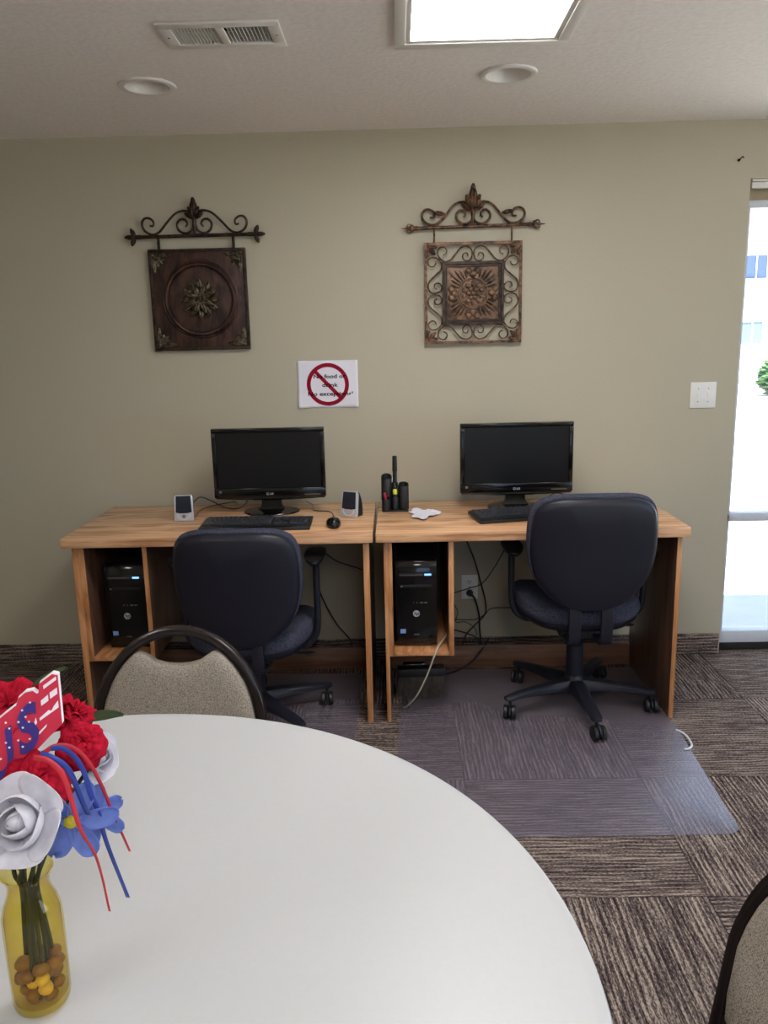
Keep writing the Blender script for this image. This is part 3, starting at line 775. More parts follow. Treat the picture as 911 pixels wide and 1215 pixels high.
def decor_square():
    cu, cvv, k = 447, 270, .000787
    t = thing('wall_plaque', 'dark brown square metal plaque with rosette hanging from a scrolled bar', 'wall decoration', (-.828, -.004, 1.52))
    zc = 2.015 - 1.52
    P = lambda u, v: ((u - cu) * k, zc - (v - cvv) * k)
    XW = TR(0, -.022, 0) @ WALL
    # hanging bar with fleur ends
    bar = MB(); a, c = P(105, 268), P(785, 266)
    bar.cyl((a[0], -.022, a[1]), (c[0], -.022, c[1]), .0078, None, 16)
    bar.cyl((a[0] + .002, -.022, a[1]), (a[0] + .03, -.022, a[1]), .0095, None, 16); bar.cyl((c[0] - .03, -.022, c[1]), (c[0] - .002, -.022, c[1]), .0095, None, 16)
    bar.build('bar', 'iron', t)
    for (x, z), sg in ((a, 1), (c, -1)):
        fin = MB()
        for ang, L in ((0, .045), (68, .040), (-68, .040)):
            petal(fin, TR(x, -.026, z) @ WALL @ RZ(R(90 * sg + ang)), L, .010, .010)
            petal(fin, TR(x, -.018, z) @ WALL @ RZ(R(90 * sg + ang)) @ SC(1, 1, -1), L, .010, .006)
        fin.ball((x, -.022, z), .011); fin.build('finial', 'iron', t)
    outer = [(445, 150), (415, 136), (378, 134), (340, 150), (292, 195), (246, 243), (205, 256), (165, 235), (152, 200), (165, 172), (192, 168), (216, 186), (214, 210), (196, 208)]
    inner = [(441, 150), (441, 200), (428, 240), (392, 254), (358, 236), (350, 202), (370, 180), (395, 182), (408, 203), (396, 220)]
    for sgn in (1, -1):
        for pl in (outer, inner):
            mb = MB(); scroll(mb, [P(cu + (u - cu) * sgn, v) for u, v in pl], .0055, XW); mb.build('scroll', 'iron', t)
    fl = MB(); bx, bz = P(447, 175)
    for ang, L, W_ in ((0, .088, .016), (26, .055, .011), (-26, .055, .011), (62, .046, .010), (-62, .046, .010)):
        petal(fl, TR(bx, -.026, bz) @ WALL @ RZ(R(ang)), L, W_, .014); petal(fl, TR(bx, -.020, bz) @ WALL @ RZ(R(ang)) @ SC(1, 1, -1), L, W_, .008)
    x1, z1 = P(447, 255); fl.cyl((bx, -.022, bz), (x1, -.022, z1), .009, .006)
    fl.build('leaf_crest', 'iron', t)
    for u in (237, 661):
        x, z = P(u, 268); MB().box(x - .006, x + .006, -.026, -.018, .443 - .004, z, .001).build('hanger', 'iron', t)
    # board
    w2, H = .218, .443
    rim = MB().box(-w2, w2, -.020, 0, 0, H, .004); bd = rim.build('board', 'board', t)
    e = MB()
    for x0, x1_, z0, z1_ in ((-w2, w2, 0, .014), (-w2, w2, H - .014, H), (-w2, -w2 + .014, .014, H - .014), (w2 - .014, w2, .014, H - .014)): e.box(x0, x1_, -.024, -.0195, z0, z1_, .002)
    e.build('edge_band', 'iron', t)
    C = (.006, H * .505)
    XC = TR(C[0], -.020, C[1]) @ WALL
    MB().lathe([(.142, 0), (.143, .009), (.148, .016), (.155, .017), (.161, .009), (.164, .006), (.167, .008), (.171, .006), (.173, 0)], 72, XC).build('round_moulding', 'board', t)
    ro = MB()
    for k_ in range(12): petal(ro, XC @ RZ(2 * pi * k_ / 12) @ TR(0, .03, .003) @ RX(R(12)), .060, .0165, .013)
    for k_ in range(8): petal(ro, XC @ RZ(2 * pi * (k_ + .5) / 8) @ TR(0, .010, .010) @ RX(R(20)), .058, .016, .013)
    for k_ in range(8): petal(ro, XC @ RZ(2 * pi * k_ / 8) @ TR(0, .004, .014) @ RX(R(20)), .032, .010, .008)
    ro.lathe([(.016, .010), (.016, .018), (.011, .022), (.008, .020), (.006, .025), (0, .026)], 24, XC)
    ro.build('rosette', 'boardgold', t)
    for sx in (-1, 1):
        for sz in (0, 1):
            co = MB(); cx, cz = sx * (w2 - .022), (.024 if sz == 0 else H - .024)
            base = {(1, 1): 135, (-1, 1): 225, (1, 0): 45, (-1, 0): -45}[(sx, sz)]
            for da, L in ((0, .062), (42, .080), (-42, .080), (20, .055), (-20, .055)): petal(co, TR(cx, -.0195, cz) @ WALL @ RZ(R(base + da)), L, .011, .007)
            co.ball((cx, -.022, cz), (.010, .006, .010)); co.build('corner_leaf', 'boardgold', t)
decor_square()

def decor_open():
    cu, cvv, k = 460, 270, .000768
    t = thing('wall_plaque', 'open copper scrollwork plaque with square medallion hanging from a scrolled bar', 'wall decoration', (.402, -.004, 1.523))
    zc = 2.026 - 1.523
    P = lambda u, v: ((u - cu) * k, zc - (v - cvv) * k)
    XW = TR(0, -.020, 0) @ WALL
    bar = MB(); a, c = P(135, 272), P(785, 264)
    bar.cyl((a[0], -.02, a[1]), (c[0], -.02, c[1]), .0075, None, 16); bar.build('bar', 'copper', t)
    for (x, z), sg in ((a, -1), (c, 1)):
        fin = MB(); 
        fin.cyl((x - sg * .004, -.02, z), (x + sg * .012, -.02, z), .011, .008); fin.ball((x + sg * .02, -.02, z), (.012, .010, .017))
        for s2 in (-1, 1): fin.tube([(x + sg * (.032 + .010 * cos(q)), -.02, z + s2 * (.008 + .010 * sin(q))) for q in [pi * 1.2 * i / 10 - .6 for i in range(11)]], .003, 6)
        fin.cyl((x + sg * .03, -.02, z), (x + sg * .068, -.02, z), .006, .001); fin.build('finial', 'copper', t)
    outer = [(455, 150), (420, 138), (380, 136), (340, 160), (295, 215), (250, 252), (205, 252), (172, 225), (168, 195), (185, 174), (212, 172), (236, 188), (236, 212), (212, 216)]
    inner = [(455, 150), (462, 200), (448, 240), (408, 254), (370, 232), (364, 202), (384, 180), (408, 184), (418, 205), (404, 218)]
    for sgn in (1, -1):
        for pl in (outer, inner):
            mb = MB(); scroll(mb, [P(cu + (u - cu) * sgn, v) for u, v in pl], .0058, XW); mb.build('scroll', 'copper', t)
        lf = MB(); x, z = P(cu + (300 - cu) * sgn, 200)
        petal(lf, TR(x, -.026, z) @ WALL @ RZ(R(80 * sgn)), .055, .010, .006); lf.build('scroll_leaf', 'copper', t)
    fl = MB(); bx, bz = P(460, 185)
    for ang, L, W_ in ((0, .114, .018), (24, .075, .014), (-24, .075, .014), (52, .066, .014), (-52, .066, .014)):
        petal(fl, TR(bx, -.026, bz) @ WALL @ RZ(R(ang)), L, W_, .014); petal(fl, TR(bx, -.018, bz) @ WALL @ RZ(R(ang)) @ SC(1, 1, -1), L, W_, .008)
    x1, z1 = P(460, 258); fl.cyl((bx, -.02, bz), (x1, -.02, z1), .010, .006); fl.build('leaf_crest', 'copper', t)
    w2, H = .217, .440
    for u in (237, 682):
        x, z = P(u, 268); MB().cyl((x, -.02, H - .004), (x, -.02, z), .0042, None, 10).build('hanger', 'copper', t)
    fr = MB()
    fr.sweep([(-w2 + .006, -.02, .006), (w2 - .006, -.02, .006), (w2 - .006, -.02, H - .006), (-w2 + .006, -.02, H - .006)], (0, 1, 0), .017, .014, None, True)
    fr.build('outer_frame', 'copper', t)
    i2 = .137; zc2 = H / 2 + .0
    inn = MB()
    for o_, w_, d_, yy in ((i2 - .006, .016, .018, -.020), (i2 - .018, .012, .012, -.016)):
        inn.sweep([(-o_, yy, zc2 - o_), (o_, yy, zc2 - o_), (o_, yy, zc2 + o_), (-o_, yy, zc2 + o_)], (0, 1, 0), w_, d_, None, True)
    inn.build('inner_frame', 'iron', t)
    md = MB(); md.box(-i2 + .01, i2 - .01, -.014, -.008, zc2 - i2 + .01, zc2 + i2 - .01, .002); md = md.build('medallion', 'panel2', t)
    XC = TR(0, -.014, zc2) @ WALL
    rl = MB()
    rl.lathe([(.060, 0), (.061, .005), (.064, .007), (.067, .005), (.068, 0)], 60, XC)
    for k_ in range(40): rl.ball((.0555 * cos(2 * pi * k_ / 40), .0555 * sin(2 * pi * k_ / 40), .002), .0030, XC, 8, 6)
    for k_ in range(10): rl.ball((0, .040, .001), (.0105, .012, .008), XC @ RZ(2 * pi * k_ / 10), 12, 8)
    for k_ in range(6): rl.ball((0, .021, .003), (.010, .012, .009), XC @ RZ(2 * pi * (k_ + .5) / 6), 12, 8)
    rl.ball((0, 0, .004), (.010, .010, .010), XC, 12, 8)
    for q in range(4):
        Xq = XC @ RZ(q * pi / 2)
        rl.ball((0, .084, 0), (.017, .017, .012), Xq); rl.ball((-.019, .097, 0), (.015, .015, .010), Xq); rl.ball((.019, .097, 0), (.015, .015, .010), Xq)
        for da in (-24, -14, -5, 5, 14, 24):
            L = .062 - abs(da) * .0009
            petal(rl, XC @ RZ(q * pi / 2 + R(45 + da)) @ TR(0, .071, .0), L - .006 if abs(da) > 10 else L - .0, .0046, .010)
    rl.build('relief', 'panel2', md)
    # S-scrolls between the frames
    sp = [(286, 406), (303, 398), (308, 380), (292, 362), (268, 366), (256, 388), (266, 418), (296, 440), (330, 432), (358, 402), (388, 370), (420, 360), (448, 372), (457, 400), (446, 430), (422, 440), (402, 424), (404, 402), (424, 396), (434, 412)]
    gap = w2 - .014 - i2; half = w2 - .012
    for q in range(4):
        for sgn in (1, -1):
            mb = MB(); pts = []
            for s_, t_ in sp:
                along = -(461 - s_) * k * sgn; across = (w2 - .004) - (t_ - 345) / 106 * (gap + .017)
                pts.append((along, across))
            scroll(mb, pts, .0036, TR(0, -.020, H / 2) @ WALL @ RZ(q * pi / 2), 5); mb.build('scroll', 'copper', t)
        lf = MB()
        for da in (-32, 0, 32): petal(lf, TR(0, -.022, H / 2) @ WALL @ RZ(q * pi / 2 + R(45)) @ TR(0, (w2 - .006) * 1.405, 0) @ RZ(R(180 + da)), .060 if da == 0 else .052, .011, .007)
        lf.build('corner_leaf', 'copper', t)
decor_open()

# outlet, switch, hook
def plate(name, label, cat, cx, cz, w_, h_):
    t = thing(name, label, cat, (cx, 0, cz))
    MB().box(-w_ / 2, w_ / 2, -.006, -.0003, -h_ / 2, h_ / 2, .002).build('cover_plate', 'trimw', t); return t
t = plate('wall_outlet', 'white power outlet on the wall under the desk with black plug', 'outlet', .388, .364, .079, .120)
for dz in (.027, -.027):
    rc = MB().prism([(.017 * cos(a), .0145 * sin(a)) for a in [2 * pi * k / 24 for k in range(24)]], 0, .002, .0005, TR(0, -.006, dz) @ WALL).build('receptacle', 'trimw', t)
    s = MB(); s.box(-.008, -.0055, -.0088, -.0078, dz, dz + .009); s.box(.0055, .008, -.0088, -.0078, dz, dz + .008); s.ball((0, -.0082, dz - .006), (.0025, .001, .0025)); s.build('slot', 'ink', rc)
MB().ball((0, -.0065, 0), (.003, .0015, .003)).build('screw', 'steel', t)
t = plate('light_switch', 'white double light switch plate on the wall beside the window', 'switch', 1.461, 1.266, .118, .118)
for x in (-.023, .023):
    tg = MB(); tg.box(x - .005, x + .005, -.0075, -.0058, -.013, .013, .0006); tg.prism([(-.004, 0), (.004, 0), (.0035, .012), (-.0035, .012)], -.004, .004, .001, TR(x, -.006, 0) @ RX(R(62))); tg.build('toggle', 'trimw', t)
    for dz in (-.03, .03): MB().ball((x, -.0065, dz), (.0026, .0014, .0026)).build('screw', 'steel', t)
o = MB().cyl((0, 0, 0), (0, -.018, .0), .0022).tube(catmull([(0, -.016, 0), (.002, -.022, .006), (.009, -.022, .010), (.013, -.022, .004)], 5), .0022, 6).cyl((0, -.0005, 0), (0, -.003, 0), .006).build('wall_hook', 'ink'); o.location = (1.556, 0, 2.276)
tag(o, 'tiny dark hook screwed into the wall above the window corner', 'hook')

# ------------------------------------------------------------------ cables
def cord_of(t, pts, r):
    inv = (TR(*t.location) @ RZ(t.rotation_euler.z)).inverted()
    MB().tube([inv @ p for p in catmull(pts, 8)], r, 8).build('cord', 'blackm', t)
def cable(name, label, cat, pts, r, mat='blackm', n=8):
    c = catmull(pts, n); l0 = Vector(pts[0])
    o = MB().tube([p - l0 for p in c], r, 8).build(name, mat); o.location = l0
    return tag(o, label, cat)
yw = -.035
t = thing('plugged_cable', 'thick black power cable plugged into the wall outlet', 'cable', (.388, -.008, .337))
l0 = Vector((.388, -.008, .337))
MB().lathe([(0, 0), (.016, .001), (.017, .008), (.014, .022), (.007, .034), (0, .035)], 20, RX(R(90))).build('plug', 'blackm', t)
MB().tube([p - l0 for p in catmull([(.388, -.036, .337), at(563, 710, y=-.05), at(568, 728, y=-.05), at(569, 745, y=-.045), at(570, 759, y=-.06), (.43, -.07, .03), (.40, -.09, .006)], 8)], .0046, 8).build('cord', 'blackm', t)
cable('monitor_cable', 'black cable dropping behind the desk in front of the outlet', 'cable', [at(553, 640, y=-.05), at(563, 665, y=-.045), at(570, 690, y=-.04), at(576, 714, y=-.04), at(575, 729, y=-.045), at(563, 742, y=-.05), at(551, 757, y=-.06), (.34, -.07, .02), (.33, -.08, .0045)], .0036)
cable('network_cable', 'thin black cable crossing the outlet up to the chair arm', 'cable', [at(598, 653, y=-.05), at(586, 674, y=-.03), at(572, 692, y=-.022), at(556, 698, y=-.022), at(536, 704, y=-.03), at(515, 708, y=-.05)], .0024)
cable('speaker_cable', 'thin black cable running sideways low on the wall behind office chair', 'cable', [at(640, 721, y=-.03), at(606, 721, y=-.025), at(583, 722, y=-.025), at(575, 729, y=-.028), at(563, 735, y=-.025), at(540, 735, y=-.025), at(520, 734, y=-.04)], .0024)
cable('adapter_cable', 'black cable sagging from the cubby onto the floor behind the desk', 'cable', [at(520, 742, y=-.05), at(538, 747, y=-.035), at(555, 752, y=-.03), at(566, 758, y=-.05), (.45, -.07, .03), (.47, -.085, .0045)], .0034)
cable('looped_cable', 'thin black looped cable hanging below the outlet', 'cable', [at(538, 716, y=-.03), at(543, 726, y=-.025), at(541, 738, y=-.025), at(552, 738, y=-.022), at(563, 745, y=-.022), at(566, 754, y=-.03)], .002)
cable('power_lead', 'thick black lead draped over the bottom rail of the desk onto the floor', 'cable', [at(580, 757, y=-.09), at(577, 763, y=-.105), at(566, 778, y=-.145), at(556, 788, y=-.16), (.29, -.2, .006), (.2, -.24, .006), (.13, -.24, .006)], .0050)
cable('ethernet_cable', 'beige cable hanging from the tower cubby down to the floor', 'cable', [at(531, 745, y=-.45), at(529, 754, y=-.56), (.205, -.66, .326), (.185, -.698, .30), (.150, -.69, .2), (.11, -.67, .11), (.07, -.60, .03), (.055, -.56, .0050)], .0036, 'beige')
cable('desk_cable', 'thin black cable behind the desk near the two desks meeting edge', 'cable', [at(384, 655, y=-.05), at(398, 665, y=-.04), at(415, 671, y=-.04), at(440, 679, y=-.05)], .0026)
cable('desk_cable', 'black cable hanging behind the desk beside the chair arm', 'cable', [at(374, 655, y=-.05), at(376, 690, y=-.045), at(385, 715, y=-.04), at(400, 741, y=-.04), at(416, 761, y=-.05), (-.20, -.07, .02), (-.19, -.08, .0042)], .0034)
cord_of(spk1, [(-.845, -.368, .868), at(237, 590, z=.870), at(250, 594, z=.845), at(262, 600, z=.825), at(273, 603.5, z=.8155), at(283, 603, z=.8155), at(291, 598, z=.818), at(294, 592, z=.835)], .0024)
cord_of(spk1, [(-.83, -.372, .818), at(238, 605, z=.8148), at(252, 600, z=.8148), at(268, 597, z=.8148), at(279, 595.5, z=.8148), at(281, 598, z=.8148)], .0021)
cord_of(mon2, [at(648, 593, z=.8146), at(654, 587, z=.83), at(662, 585, z=.835), at(676, 588, z=.825), at(694, 589, z=.8146), at(712, 588, z=.8146)], .0022)
cable('cable_loop', 'small white cord loop poking out beside the clear floor mat', 'cable', [at(802, 866, z=.0048), at(807, 868, z=.0048), at(814, 873, z=.0048), at(819, 880, z=.0048), at(820.5, 885, z=.0048), at(817, 888.5, z=.0048), at(812, 889, z=.0048)], .0042, 'wcable')

# brush on the floor under the cubby
t = thing('floor_brush', 'black bristle brush head standing on the floor under the cubby', 'brush', (.135, -.45, 0), R(3))
MB().box(-.105, .105, -.03, .03, .105, .145, .010).build('block', 'blackm', t)
MB().cyl((-.08, .0, .155), (.02, .0, .155), .014, .012, 16, .004).build('handle_socket', 'blackg', t)
br = MB()
for k in range(260):
    x, y = random.uniform(-.098, .098), random.uniform(-.024, .024)
    br.cyl((x, y, .108), (x + random.gauss(0, .008) + x * .10, y + random.gauss(0, .006) + y * .3, .001), .0013, .0009, 5)
o = br.build('bristles', plain('bristle', srgb(92, 84, 76), .7, var=.3), t); o['kind'] = 'stuff'

# ------------------------------------------------------------------ floor mats
def rounded_rect(x0, x1, y0, y1, r, n=6):
    out = []
    for cx, cy, a0 in ((x1 - r, y1 - r, 0), (x0 + r, y1 - r, 90), (x0 + r, y0 + r, 180), (x1 - r, y0 + r, 270)):
        out += [(cx + r * cos(R(a0 + 90 * k / n)), cy + r * sin(R(a0 + 90 * k / n))) for k in range(n + 1)]
    return out
o = MB().prism([(x + (y + .66) * .05, y) for x, y in rounded_rect(-.555, .555, -.66, .66, .05)], 0, .0026, .0008).build('chair_mat', 'mat'); o.location = (.556, -.822, .0004)
tag(o, 'clear vinyl chair mat with glare at its corner on the carpet', 'floor mat')
o = MB().prism(rounded_rect(-.46, .46, -.62, .62, .05), 0, .0026, .0008).build('chair_mat', 'mat'); o.location = (-.60, -.80, .0004); o.rotation_euler.z = R(-1)
tag(o, 'clear chair mat in shade behind the banquet chair', 'floor mat')

# ------------------------------------------------------------------ office chairs
def office_chair(label, loc, rz, base_deg, dz, arm_z, back_y=-.255, back_dz=0.0, cast=None, bscale=1.03, wscale=.99):
    t = thing('office_chair', label, 'chair', (loc[0], loc[1], .003), rz)
    legs = [base_deg + 72 * k for k in range(5)]
    MB().lathe([(0, .062), (.045, .062), (.052, .075), (.050, .105), (.040, .125), (.036, .135), (0, .135)], 32).build('base_hub', 'chairplastic', t)
    for i, a in enumerate(legs):
        X = RZ(R(a)); lg = MB()
        secs = [(.030, .033, .070, .122), (.10, .027, .072, .118), (.20, .0225, .078, .110), (.28, .020, .076, .100), (.315, .019, .072, .094), (.333, .012, .076, .090)]
        rings = []
        for x, w_, z0, z1 in secs:
            rings.append([(x, w_ * 1.2 * cy_, (z0 + z1) / 2 + (z1 - z0) / 2 * cz_) for cy_, cz_ in ((-1, -.7), (-.8, -1), (.8, -1), (1, -.7), (.95, .3), (.62, .85), (0, 1), (-.62, .85), (-.95, .3))])
        lg.loft(rings, X); lg.build('base_leg', 'chairplastic', t)
        ca = R(a) if cast is None else R(cast[i])
        cp = Matrix.Rotation(R(a), 4, 'Z') @ Vector((.312, 0, 0))
        Xc = TR(cp.x, cp.y, 0) @ RZ(ca)
        h = MB(); h.cyl((0, 0, .055), (0, 0, .086), .007, None, 12)
        h.tube([(-.018 + .029 * cos(q), 0, .029 + .029 * sin(q)) for q in [pi * j / 10 for j in range(11)]], .0055, 8)
        h = h.build('caster', 'chairplastic', t); h.matrix_local = Xc
        for sy in (-1, 1):
            wm = MB().lathe([(0, -.010), (.018, -.0105), (.026, -.009), (.029, -.006), (.029, .006), (.026, .009), (.018, .0105), (.012, .0085), (0, .0085)], 28, TR(-.018, sy * .0165, .029) @ RX(R(90 if sy < 0 else -90)))
            wm.build('wheel', 'blackm', h)
    sz = .40 + dz
    MB().lathe([(0, .13), (.036, .13), (.0355, .27), (.030, .275), (.030, .278), (.023, .279), (.022, .30), (0, .30)], 28).build('column_cover', 'chairplastic', t)
    MB().cyl((0, 0, .28), (0, 0, sz - .055), .015).build('gas_column', 'blackm', t)
    me = MB(); me.box(-.09, .09, -.13, .10, sz - .060, sz - .022, .008); me.box(-.035, .035, -.06, .06, sz - .085, sz - .055, .006); me.build('mechanism', 'blackm', t)
    MB().tube(catmull([(.05, .03, sz - .05), (.15, .03, sz - .055), (.22, .03, sz - .06)], 5), .006, 8).ball((.23, .03, sz - .061), (.025, .012, .007)).build('tilt_lever', 'blackm', t)
    N = 56
    def plan(s, z, ox=0):
        out = []
        for k in range(N):
            a = 2 * pi * k / N; c, s_ = cos(a), sin(a); e = .62
            x = .255 * s * abs(c) ** e * (1 if c > 0 else -1); y = .235 * s * abs(s_) ** e * (1 if s_ > 0 else -1)
            x *= 1 + .10 * (y / .235)
            zz = z + .018 * (abs(x) / .26) ** 2 - (.022 * max(0, (y - .12) / .12) ** 2) * (1 if z > sz else .6)
            out.append((x, y + .02, zz))
        return out
    MB().loft([plan(.72, sz - .022), plan(.88, sz - .008), plan(.965, sz + .012), plan(.985, sz + .028)], None).build('seat_shell', 'chairplastic', t)
    MB().loft([plan(.97, sz + .024), plan(1.0, sz + .036), plan(1.005, sz + .055), plan(.975, sz + .078), plan(.90, sz + .092), plan(.7, sz + .097), plan(.35, sz + .092)], None).build('seat', 'navy', t)
    # backrest
    prof = [(0, .12), (.010, .170), (.032, .213), (.07, .238), (.14, .250), (.225, .249), (.29, .238), (.35, .209), (.400, .163), (.433, .108), (.450, .05)]
    half = catmull([(w_ * wscale, h_ * bscale, 0) for h_, w_ in prof], 4)
    outl = [(p.x, -p.y) for p in half] + [(-p.x, -p.y) for p in reversed(half)]
    top = .958 + dz + back_dz - .003
    def ring(s, y):
        out = []
        for x, z in outl:
            xx, zc = x * s, (z + .22) * s - .22
            out.append((xx, y + .75 * xx * xx + .05 * (zc + .22), zc))
        return out
    Xb = TR(0, back_y - .072, top) @ RX(R(9)) 
    MB().loft([ring(.94, .004), ring(.985, .006), ring(1.0, .018), ring(1.0, .036), ring(.96, .054), ring(.85, .064), ring(.5, .068)], Xb).build('backrest', 'navy', t)
    MB().loft([ring(.93, .010), ring(.965, .005), ring(.966, -.003), ring(.94, -.013), ring(.86, -.019), ring(.5, -.024)], Xb).build('back_shell', 'chairplastic', t)
    for sx in (-1, 1):
        bk = MB(); x = sx * .062 
        b0 = Xb @ Vector((0, .004, -.445 * bscale)); 
        pth = catmull([(x, b0.y + .008, b0.z + .03), (x, b0.y - .004, b0.z - .025), (x, b0.y + .004, sz - .02), (x, b0.y + .06, sz - .045), (x, -.06, sz - .045)], 6)
        bk.sweep(pth, (1, 0, 0), .018, .046, None, False, .004); bk.build('back_bracket', 'chairplastic', t)
        ax = sx * .272
        post = MB().tube(catmull([(sx * .15, -.02, sz - .012), (sx * .215, -.02, sz - .004), (sx * .258, -.015, sz + .03), (ax, -.01, sz + .10), (ax, 0, arm_z - .05), (ax, 0, arm_z - .03)], 7), .0135, 10)
        post.build('arm_post', 'chairplastic', t)
        pad = MB(); pr = lambda s, z: [(ax + .043 * s * cos(q), .0 + .125 * abs(sin(q)) ** .8 * (1 if sin(q) > 0 else -1) * s, z - .006 * abs(sin(q)) ** 3) for q in [2 * pi * j / 32 for j in range(32)]]
        pad.loft([pr(.35, arm_z - .042), pr(.75, arm_z - .030), pr(.98, arm_z - .014), pr(.97, arm_z - .004), pr(.85, arm_z)], None); pad.build('arm_pad', 'blackm', t)
    return t
office_chair('dark navy office chair on the clear mat, nearer the window', (.785, -.535), R(0), 202, .0, .715, back_dz=.004, cast=[80, 100, 85, 110, 70])
office_chair('dark navy office chair pulled in behind the banquet chair', (-.562, -.62), R(0), 24, -.072, .715, -.24, back_dz=-.016, cast=[95, 80, 110, 100, 75], bscale=1.06, wscale=.972)

# ------------------------------------------------------------------ banquet chairs (front faces local -y)
def banquet_chair(label, loc, rz, rec=-11):
    t = thing('banquet_chair', label, 'chair', (loc[0], loc[1], 0), rz)
    rec = R(rec)
    Xb = TR(0, .19, .44) @ RX(rec)            # back plane: local x, z up the back
    Rr, Rz_, zc = .2085, .252, .155
    path = [(-.185, 0, -.02), (-.195, 0, .06), (-.203, 0, .11), (-.2085, 0, zc)]
    path = [(Vector(p)) for p in path] + [Vector((-Rr * cos(a), 0, zc + Rz_ * sin(a))) for a in [pi * k / 28 for k in range(1, 28)]] + [Vector((-p[0], 0, p[2])) for p in path[::-1]]
    MB().sweep(path, (0, 1, 0), .025, .032, Xb, False, .006).build('back_frame', 'bronze', t)
    # upholstered back panel with scooped top
    ri = Rr - .014
    pts = [(-.150, .030), (-.172, .045), (-.183, .08), (-.189, .12), (-ri, zc)]
    rz_ = Rz_ - .014
    arc = [(-ri * cos(R(a)), zc + rz_ * sin(R(a))) for a in (10, 20, 30, 38, 45, 51, 56)]
    hx, hz = arc[-1]
    sc_ = [(hx + .012, hz + .004), (hx + .026, hz - .001), (-.055, hz - .020), (-.028, hz - .027)]
    half = pts + arc + sc_
    outl = half + [(0, hz - .029)] + [(-x, z) for x, z in half[::-1]]
    cx, cz = 0, .15
    ringy = lambda s, y: [((x - cx) * s + cx, y, (z - cz) * s + cz) for x, z in outl]
    b = MB(); b.loft([ringy(.985, .014), ringy(1.0, .008), ringy(1.0, -.012), ringy(.985, -.020), ringy(.95, -.026), ringy(.8, -.030)], Xb, cap=True)
    b.build('back_panel', 'taupe', t)
    N = 48
    def plan(s, z):
        out = []
        for k in range(N):
            a = 2 * pi * k / N; c, s_ = cos(a), sin(a); e = .45
            x = .205 * s * abs(c) ** e * (1 if c > 0 else -1); y = .205 * s * abs(s_) ** e * (1 if s_ > 0 else -1)
            out.append((x * (1 - .08 * y / .2), y - .025, z - .012 * max(0, -y / .2) ** 3))
        return out
    MB().loft([plan(.96, .415), plan(1, .425), plan(1.01, .445), plan(.98, .468), plan(.9, .48), plan(.6, .487)]).build('seat', 'taupe', t)
    fr = MB(); fr.sweep([(-.17, -.19, .405), (.17, -.19, .405), (.18, .16, .405), (-.18, .16, .405)], (0, 0, 1), .024, .02, None, True); fr.build('seat_frame', 'bronze', t)
    for sx in (-1, 1):
        MB().sweep([(sx * .185, -.19, .41), (sx * .195, -.20, .2), (sx * .205, -.215, .0)], (0, 1, 0), .024, .024, None, False, .004).build('leg', 'bronze', t)
        MB().sweep([(sx * .185, .19, .43), (sx * .192, .21, .25), (sx * .20, .265, .0)], (1, 0, 0), .028, .024, None, False, .004).build('leg', 'bronze', t)
    return t
banquet_chair('taupe banquet chair with rounded bronze back tucked in beyond the white table', (-.515, -2.105), 0)
banquet_chair('taupe banquet chair at the right edge, its black frame leaning', (.41, -2.89), R(-75), -17)

# ------------------------------------------------------------------ round table
t = thing('round_table', 'large round white table holding the vase of red, white and blue flowers', 'table', (-.490, -2.885, 0))
RT = .785
MB().lathe([(0, .713), (RT - .012, .713), (RT - .003, .717), (RT, .724), (RT, .734), (RT - .003, .741), (RT - .010, .7445), (RT - .022, .745), (0, .745)], 128).build('tabletop', 'table', t)
MB().lathe([(RT - .13, .68), (RT - .13, .712), (RT - .15, .712), (RT - .15, .68)], 96, None, True).build('apron', 'steel', t)
for sx in (-1, 1):
    for sy in (-1, 1):
        MB().tube([(sx * .30, sy * .40, .70), (sx * .30, sy * .42, .35), (sx * .30, sy * .44, .0)], .014, 12).build('leg', 'steel', t)
    MB().tube([(sx * .30, -.418, .35), (sx * .30, .418, .35)], .010, 10).build('leg_brace', 'steel', t)

# ------------------------------------------------------------------ vase and flowers
VX, VY, VZ = -.409, -2.905, .7452
t = thing('vase', 'amber glass bottle vase holding flowers on the round white table', 'vase', (VX, VY, VZ))
prof = [(0, .002), (.028, .002), (.0325, .006), (.034, .014), (.0345, .05), (.035, .11), (.0345, .128), (.031, .143), (.0255, .156), (.0238, .166), (.0245, .174), (.0285, .183), (.0305, .186), (.0300, .1872)]
inn = [(.0280, .186), (.0222, .174), (.0215, .166), (.0232, .157), (.0288, .143), (.0322, .127), (.0328, .05), (.0315, .016), (.028, .011), (0, .010)]
MB().lathe(prof + inn, 48).build('bottle', 'amber', t)
placed = []
for k in range(48):
    best = None
    for tries in range(60):
        r = random.uniform(.0085, .0112); rho = math.sqrt(random.random()) * (.0305 - r); a = random.uniform(0, 2 * pi)
        c = Vector((rho * cos(a), rho * sin(a), 0)); z = .0112 + r * .75
        for q, qr in placed:
            d2 = (c.x - q.x) ** 2 + (c.y - q.y) ** 2; D = (r + qr) * .86
            if d2 < D * D: z = max(z, q.z + math.sqrt(D * D - d2) * .85)
        if best is None or z < best[0]: best = (z, c, r)
    z, c, r = best
    if z > .066: continue
    c.z = z; placed.append((c, r))
    tan = k in (2, 7, 11, 15, 20)
    mb = MB().ball((0, 0, 0), (r * 1.08, r * .95, r * .8), RZ(random.random() * 3) @ RX(random.uniform(-.5, .5)), 16, 12)
    for v in mb.bm.verts: v.co *= 1 + .16 * mnoise.noise(v.co * 90 + Vector((k * 7, 0, 0)))
    o = mb.build('pebble', 'pebbley' if tan else 'pebble')
    o.location = (VX + c.x, VY + c.y, VZ + c.z)
    tag(o, 'tan pebble among the stones in the bottom of the amber vase' if tan else 'brown pebble in the bottom of the amber vase', 'pebble', 'tan pebbles in the vase' if tan else 'brown pebbles in the vase')

